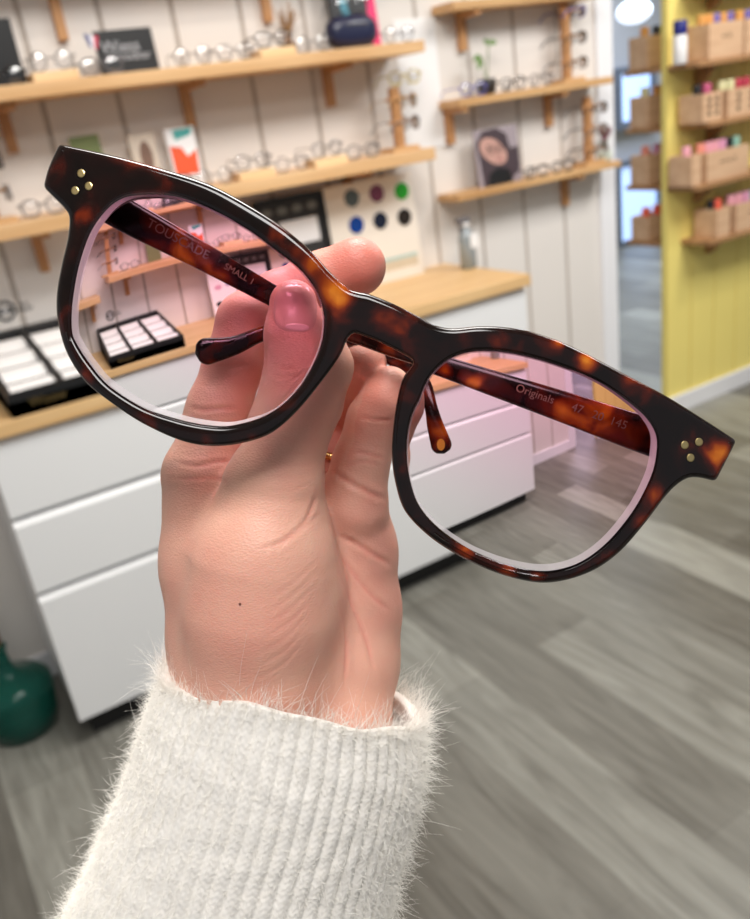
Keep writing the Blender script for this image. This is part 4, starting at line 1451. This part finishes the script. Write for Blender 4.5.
# creases and folds pressed into the skin: (polyline px, half width px, depth mm, distance window mm)
CREASE = [
    ([(186, 416), (205, 419), (226, 417), (244, 418)], 2.6, .55, (190, 212)),
    ([(176, 462), (196, 466), (216, 462), (236, 460)], 2.6, .50, (188, 214)),
    ([(168, 478), (190, 479), (212, 478), (232, 484)], 2.2, .40, (185, 214)),
    ([(214, 372), (236, 369), (256, 366)], 2.0, .32, (190, 212)),
    ([(272, 374), (284, 380), (298, 378), (312, 372)], 1.8, .30, (170, 192)),
    ([(270, 383), (284, 389), (300, 387)], 1.6, .26, (170, 192)),
    ([(272, 366), (286, 370), (300, 369)], 1.5, .22, (170, 192)),
    ([(319, 488), (306, 520), (282, 541), (262, 549)], 2.6, .40, (175, 200)),
    ([(322, 510), (300, 532), (272, 552)], 2.4, .25, (175, 200)),
    ([(330, 470), (352, 484), (372, 494), (388, 500)], 3.2, .75, (192, 226)),
    ([(337, 535), (356, 544), (376, 556), (394, 566)], 3.0, .65, (190, 226)),
    ([(336, 550), (352, 572), (372, 596), (392, 612)], 2.6, .45, (190, 226)),
    ([(335, 560), (350, 600), (366, 640), (376, 680)], 2.8, .5, (190, 226)),
    ([(338, 600), (346, 640), (344, 690)], 2.6, .4, (190, 226)),
    ([(360, 417), (376, 420), (392, 420)], 2.0, .42, (190, 215)),
    ([(352, 452), (368, 454), (386, 460)], 2.2, .42, (190, 215)),
    ([(346, 466), (364, 462), (384, 466)], 1.8, .25, (190, 215)),
]
for x in range(7):                             # fine slanting folds over the thumb's root
    CREASE.append(([(318 - x * 3, 560 + x * 14), (296 - x * 2, 580 + x * 14), (270 - x * 2, 600 + x * 13)], 2.0, .13, (170, 205)))
for x in range(5):
    CREASE.append(([(322 - x * 2, 440 + x * 11), (300 - x * 2, 442 + x * 12), (276 - x * 3, 438 + x * 13)], 1.8, .10, (170, 200)))
HPX = np.stack([HV[:, 0] / (HV[:, 2] * MMF) + 375, HV[:, 1] / (HV[:, 2] * MMF) + 459.5], 1)
facing = np.clip(-HN[:, 2] * 1.6, 0, 1)
disp = np.zeros(len(HV)); red = np.zeros(len(HV))
for pts, wd, dep, (d0, d1) in CREASE:
    c = catmull(pts, 1.5, False)
    sel = np.where((HPX[:, 0] > c[:, 0].min() - 12) & (HPX[:, 0] < c[:, 0].max() + 12) & (HPX[:, 1] > c[:, 1].min() - 12) & (HPX[:, 1] < c[:, 1].max() + 12) & (HV[:, 2] > d0) & (HV[:, 2] < d1) & (facing > 0))[0]
    if len(sel) == 0: continue
    best = np.full(len(sel), 1e9); bi = np.zeros(len(sel), int)
    for i, q in enumerate(c):
        d = (HPX[sel, 0] - q[0]) ** 2 + (HPX[sel, 1] - q[1]) ** 2
        m_ = d < best
        best[m_] = d[m_]; bi[m_] = i
    tt = bi / max(1, len(c) - 1)
    fade = np.clip(np.minimum(tt, 1 - tt) * 5, .15, 1)
    wd *= .72; dep_ = dep
    g = np.exp(-best / (wd * wd)) * fade * facing[sel]
    lip = np.exp(-(np.sqrt(best) - 2.4 * wd) ** 2 / (1.4 * wd * wd)) * fade * facing[sel]
    disp[sel] += -.8 * dep * g + dep * .2 * lip
    red[sel] += .28 * g * min(1, dep / .4)
HV = HV + HN * disp[:, None]
# where the blood shows: finger ends, joints, the fleshy side of the palm
def blob(x, y, r, a, d0=170, d1=240):
    q = (HPX[:, 0] - x) ** 2 + (HPX[:, 1] - y) ** 2
    return a * np.exp(-q / (r * r)) * ((HV[:, 2] > d0) & (HV[:, 2] < d1))
for b_ in ((297, 300, 34, .55, 170, 195), (298, 362, 26, .3, 170, 195), (357, 262, 40, 1.0, 195, 225), (285, 285, 30, .45, 195, 225), (240, 350, 45, .45, 196, 225), (360, 362, 26, .5, 195, 230), (384, 380, 30, .35, 190, 225), (366, 440, 40, .15, 190, 225), (372, 520, 46, .3, 190, 230), (385, 600, 46, .25, 190, 230), (206, 467, 26, .25, 190, 225), (225, 640, 60, .25, 170, 225), (300, 620, 60, .15, 170, 225), (330, 440, 40, .5, 208, 240), (330, 400, 46, .4, 170, 200), (300, 450, 50, .28, 170, 200), (350, 250, 30, .4, 195, 225), (190, 560, 60, .14, 170, 225), (385, 420, 30, .2, 190, 225)):
    red += blob(*b_)
red = np.clip(red, 0, 1)

def cam2world(v): return (CAMPOS + (v * np.array([1, -1, -1]) / 1000.0) @ RC)
wr = at_d(283, 700, .205)
hw = cam2world(HV) - np.array(wr)
hand = from_py('person', hw.tolist(), HF.tolist(), None, None, True)
hand.location = wr
tag(hand, 'raised hand with white knit sleeve pinching the tortoiseshell eyeglasses', 'person')
ca_ = hand.data.color_attributes.new('flush', 'FLOAT_COLOR', 'POINT')
buf = np.ones((len(HV), 4), np.float32); buf[:, 0] = red; buf[:, 1] = red; buf[:, 2] = red
ca_.data.foreach_set('color', buf.ravel())

def skin_mat():
    mt, nt, b = new_mat('skin')
    at = nt.nodes.new('ShaderNodeAttribute'); at.attribute_name = 'flush'
    tc = nt.nodes.new('ShaderNodeTexCoord')
    nz = nt.nodes.new('ShaderNodeTexNoise'); nz.inputs['Scale'].default_value = 130; nz.inputs['Detail'].default_value = 4
    nt.links.new(tc.outputs['Object'], nz.inputs['Vector'])
    ad = nt.nodes.new('ShaderNodeMath'); ad.operation = 'MULTIPLY_ADD'
    ad.inputs[1].default_value = .5; ad.inputs[2].default_value = -.18
    nt.links.new(nz.outputs['Fac'], ad.inputs[0])
    a2 = nt.nodes.new('ShaderNodeMath'); a2.operation = 'ADD'; a2.use_clamp = True
    nt.links.new(ad.outputs[0], a2.inputs[0]); nt.links.new(at.outputs['Fac'], a2.inputs[1])
    rp = nt.nodes.new('ShaderNodeValToRGB')
    els = rp.color_ramp.elements
    els[0].color = lin(232, 180, 157); els[1].color = lin(230, 136, 120)
    e = els.new(.45); e.color = lin(228, 160, 141)
    nt.links.new(a2.outputs[0], rp.inputs['Fac'])
    nt.links.new(rp.outputs[0], b.inputs['Base Color'])
    b.inputs['Roughness'].default_value = .46
    b.inputs['Specular IOR Level'].default_value = .4
    b.inputs['Subsurface Weight'].default_value = .22
    b.inputs['Subsurface Radius'].default_value = (1.0, .35, .2)
    b.inputs['Subsurface Scale'].default_value = .0022
    vo = nt.nodes.new('ShaderNodeTexVoronoi'); vo.inputs['Scale'].default_value = 1500
    mp = nt.nodes.new('ShaderNodeMapping'); mp.inputs['Scale'].default_value = (1, 1, 1.8)
    nt.links.new(tc.outputs['Object'], mp.inputs['Vector']); nt.links.new(mp.outputs[0], vo.inputs['Vector'])
    n2 = nt.nodes.new('ShaderNodeTexNoise'); n2.inputs['Scale'].default_value = 620; n2.inputs['Detail'].default_value = 3
    nt.links.new(tc.outputs['Object'], n2.inputs['Vector'])
    mx = nt.nodes.new('ShaderNodeMath'); mx.operation = 'ADD'
    nt.links.new(vo.outputs['Distance'], mx.inputs[0]); nt.links.new(n2.outputs['Fac'], mx.inputs[1])
    bp = nt.nodes.new('ShaderNodeBump'); bp.inputs['Strength'].default_value = .22; bp.inputs['Distance'].default_value = .0003
    nt.links.new(mx.outputs[0], bp.inputs['Height'])
    nt.links.new(bp.outputs[0], b.inputs['Normal'])
    return mt
hand.data.materials.append(skin_mat())

# things set on the skin: nail, mole
bvh = BVHTree.FromPolygons([Vector(p) for p in hw], HF.tolist())
def on_skin(px, py):
    d = Vector(ray(px, py)).normalized()
    loc, nrm, i, dist = bvh.ray_cast(Vector(CAMPOS) - wr, d)
    return loc, nrm
def skin_patch(name, c, rx, ry, rot, mat, rise, power=2.6, nr=9, na=48, dome=0.0):
    V_, F_ = [], []
    ca, sa = math.cos(rot), math.sin(rot)
    base = on_skin(*c)
    for j in range(nr + 1):
        for i in range(na):
            a = 2 * math.pi * i / na
            t = j / nr
            ex = math.copysign(abs(math.cos(a)) ** (2 / power), math.cos(a)) * rx * t
            ey = math.copysign(abs(math.sin(a)) ** (2 / power), math.sin(a)) * ry * t
            l, n = on_skin(c[0] + ex * ca - ey * sa, c[1] + ex * sa + ey * ca)
            if l is None: l, n = base
            V_.append(l + n * (rise * (1 - t ** 6) + dome * (1 - t * t) - (.00012 if j == nr else 0)))
            if j == 0: break
    for j in range(nr):
        for i in range(na):
            k = lambda jj, ii: 0 if jj == 0 else 1 + (jj - 1) * na + ii % na
            if j == 0: F_.append((0, k(1, i), k(1, i + 1)))
            else: F_.append((k(j, i), k(j + 1, i), k(j + 1, i + 1), k(j, i + 1)))
    o = from_py(name, V_, F_, mat, hand, True)
    fix_normals(o)
    return o
nm_ = plain('nail_plate', (228, 170, 154), .24, noise=.03, scale=200)
nail = skin_patch('thumb_nail', (298, 309), 23, 25.5, math.radians(4), nm_, .00030, 3.0)
nail['label'] = 'glossy pink thumb nail'
bvh_s = bvh
bvh = BVHTree.FromPolygons([v_.co.copy() for v_ in nail.data.vertices], [tuple(p_.vertices) for p_ in nail.data.polygons])
lu = skin_patch('lunula', (299, 328), 15, 4.5, math.radians(4), plain('nail_pale', (240, 190, 180), .22, noise=.02), .00006, 2.2, 4, 32)
lu.parent = nail
bvh = bvh_s
skin_patch('mole', (240, 604), 1.6, 1.6, 0, plain('mole_brown', (120, 76, 62), .5), .0002, 2, 3, 16)

# ring on the finger behind the thumb
A_, _r = cp((330, 455, 224, 31)); B_, _q = cp((335, 430, 225.6, 31))
ax3 = (B_ - A_) / np.linalg.norm(B_ - A_)
ctr3, rr3 = cp((328.5, 464, 223, 33.5))
u3 = np.cross(ax3, [0, 0, 1.0]); u3 /= np.linalg.norm(u3); w3 = np.cross(ax3, u3)
rg = empty('finger_ring', Vector(cam2world(ctr3)))
tag(rg, 'thin gold ring on the finger curled behind the thumb', 'ring')
tube('band', [Vector(cam2world(ctr3 + rr3 * 1.06 * (u3 * math.cos(a) + w3 * math.sin(a)))) - rg.location for a in [2 * math.pi * i / 48 for i in range(48)]], .0010, M['gold'], rg, 8, True)

# ------------------------------------------------------------------ fuzzy ribbed sleeve (clothing, a child of the person)
SEC = [((168, 667), (421, 716), 209), ((153, 700), (425, 754), 210), ((131, 768), (417, 800), 212.5), ((102, 838), (401, 860), 215), ((71, 903), (388, 922), 218), ((33, 980), (374, 996), 222)]
LS = catmull([a for a, b, d in SEC], 1.0, False); RS = catmull([b for a, b, d in SEC], 1.0, False)
def samp(C, t):
    L = np.concatenate([[0], np.cumsum(np.linalg.norm(np.diff(C, axis=0), axis=1))])
    return np.array([np.interp(t, L / L[-1], C[:, 0]), np.interp(t, L / L[-1], C[:, 1])])
NS, NT, NRIB = 250, 768, 64
def cam3(px, py, d): return np.array([(px - 375) * d * MMF, (py - 459.5) * d * MMF, d])
def sleeve_ring(t):
    l, r = samp(LS, t), samp(RS, t)
    d = np.interp(t, np.linspace(0, 1, len(SEC)), [q[2] for q in SEC])
    a, b = cam3(l[0], l[1], d), cam3(r[0], r[1], d)
    return (a + b) / 2, (b - a) / 2 * .985
Vs = []
th = np.linspace(0, 2 * math.pi, NT, endpoint=False)
rows = [(-1, .07), (-1, .035), (-1, .012), (-.55, .002), (0, -.0035)] + [(1, max(0, i / (NS - 1)) ** 1.0) for i in range(NS)]
LEN = 95.0
lump = lambda x, y: np.sin(x * 1.7 + 2.1 * np.sin(y * 1.1)) * np.sin(y * 1.9 + 1.3 * np.sin(x * .8))
for side, t in rows:
    c, u = sleeve_ring(max(t, 0))
    if t < 0: 
        c2, _ = sleeve_ring(.02); c = c + (c - c2) / .02 * (-t)
    W = np.linalg.norm(u)
    rz = 29.5 + 3 * max(t, 0)
    frontness = np.clip(-np.sin(th), 0, 1)
    s_mm = t * LEN
    ph = (th * NRIB / (2 * math.pi) + .25 * np.sin(s_mm * .05)) % 1.0
    rib = np.abs(np.cos(math.pi * ph)) ** .8
    vsh = np.abs(((ph * 2) % 1.0) - .5)
    st = np.sin(2 * math.pi * (s_mm / 1.9 + vsh * 1.5))
    hgt = 0.78 * rib + .08 * st * (.35 + .65 * rib) + 0.2 * lump(th * 6, s_mm * .16 * np.ones_like(th))
    off = {-1: -2.2, -.55: -1.4, 0: -.5, 1: 0}[side] + (hgt if side == 1 else 0)
    ku = (W + off) / W
    p = c[None, :] + np.cos(th)[:, None] * u[None, :] * (ku[:, None] if np.ndim(ku) else ku) 
    p[:, 2] += np.sin(th) * (rz + off)
    p[:, 1] += (-3.6 * frontness * np.sin(th) ** 2 + .5 * np.sin(5 * th + 1) + .3 * np.sin(11 * th)) * max(0, 1 - max(t, 0) * 3)
    Vs.append(p)
SV = np.concatenate(Vs)
nr = len(rows)
i_, k_ = np.meshgrid(np.arange(nr - 1), np.arange(NT), indexing='ij')
k2_ = (k_ + 1) % NT
SFc = np.stack([i_ * NT + k_, i_ * NT + k2_, (i_ + 1) * NT + k2_, (i_ + 1) * NT + k_], -1).reshape(-1, 4)
sw_ = cam2world(SV) - np.array(wr)
sl = from_py('sleeve', sw_.tolist(), SFc.tolist(), None, hand, True)
fix_normals(sl)
def wool_mat(name, c1, c2):
    mt, nt, b = new_mat(name)
    b.inputs['Roughness'].default_value = .9
    b.inputs['Specular IOR Level'].default_value = .15
    b.inputs['Sheen Weight'].default_value = .35
    tc = nt.nodes.new('ShaderNodeTexCoord')
    nz = nt.nodes.new('ShaderNodeTexNoise'); nz.inputs['Scale'].default_value = 420; nz.inputs['Detail'].default_value = 4
    nt.links.new(tc.outputs['Object'], nz.inputs['Vector'])
    rp = nt.nodes.new('ShaderNodeValToRGB')
    rp.color_ramp.elements[0].color = lin(*c1); rp.color_ramp.elements[1].color = lin(*c2)
    nt.links.new(nz.outputs['Fac'], rp.inputs['Fac']); nt.links.new(rp.outputs[0], b.inputs['Base Color'])
    bp = nt.nodes.new('ShaderNodeBump'); bp.inputs['Strength'].default_value = .5; bp.inputs['Distance'].default_value = .0004
    nt.links.new(nz.outputs['Fac'], bp.inputs['Height']); nt.links.new(bp.outputs[0], b.inputs['Normal'])
    return mt
sl.data.materials.append(wool_mat('white_wool', (238, 232, 223), (252, 248, 242)))
sl['label'] = 'fuzzy white ribbed knit sleeve'

SNn = vnormals(SV, SFc)
cc_ = SV.reshape(nr, NT, 3).mean(1)
if np.mean(np.sum(SNn.reshape(nr, NT, 3)[60] * (SV.reshape(nr, NT, 3)[60] - cc_[60]), 1)) < 0: SNn = -SNn
rng = np.random.default_rng(3)
strands = []
def grow(n, row_lo, row_hi, l0, l1, up, gravity=.0, wfront=True, thr=.35):
    got = 0
    while got < n:
        r_ = rng.integers(row_lo, row_hi); k = rng.integers(0, NT)
        i = r_ * NT + k
        nn = SNn[i]
        if nn[2] > thr: continue                      # the side turned away from the viewer stays bare
        p = SV[i]
        side_ = 1 - abs(nn[2])
        if rng.random() > .25 + side_: continue
        L = rng.uniform(l0, l1) * (.55 + .6 * side_) * (1.6 if rng.random() < .12 else 1)
        axis = (cc_[5] - cc_[60]); axis = axis / np.linalg.norm(axis)
        tang = rng.normal(size=3); tang -= nn * tang.dot(nn)
        d = nn * rng.uniform(.25, 1.0) + tang * .55 + axis * up * rng.uniform(0, 1)
        d /= np.linalg.norm(d)
        bend = rng.normal(size=3) * .45 + np.array([0, .25, 0])
        pts = [p + d * L * t + bend * L * .5 * t * t for t in (0, .3, .6, 1)]
        strands.append(pts); got += 1
grow(22000, 6, nr - 1, .9, 3.2, .3)
grow(2400, 6, nr - 1, 3.0, 6.0, .3)
grow(1500, 4, 12, 2.5, 8.0, 2.2, thr=.8)
grow(1500, 4, 12, 1.6, 5.5, 1.0, thr=.8)
sw2 = cam2world(np.array(strands).reshape(-1, 3)) - np.array(wr)
hc = bpy.data.hair_curves.new('fuzz')
hc.add_curves([4] * len(strands))
hc.attributes['position'].data.foreach_set('vector', sw2.astype(np.float32).ravel())
ra = hc.attributes.get('radius') or hc.attributes.new('radius', 'FLOAT', 'POINT')
ra.data.foreach_set('value', np.tile(np.array([.000030, .000027, .000022, .000008], np.float32), len(strands)))
fz = bpy.data.objects.new('fuzz', hc)
COL.objects.link(fz)
fz.parent = sl
fz['kind'] = 'stuff'
fm, nt, b = new_mat('wool_fibre')
b.inputs['Base Color'].default_value = lin(250, 246, 238)
b.inputs['Roughness'].default_value = .7
hc.materials.append(fm)
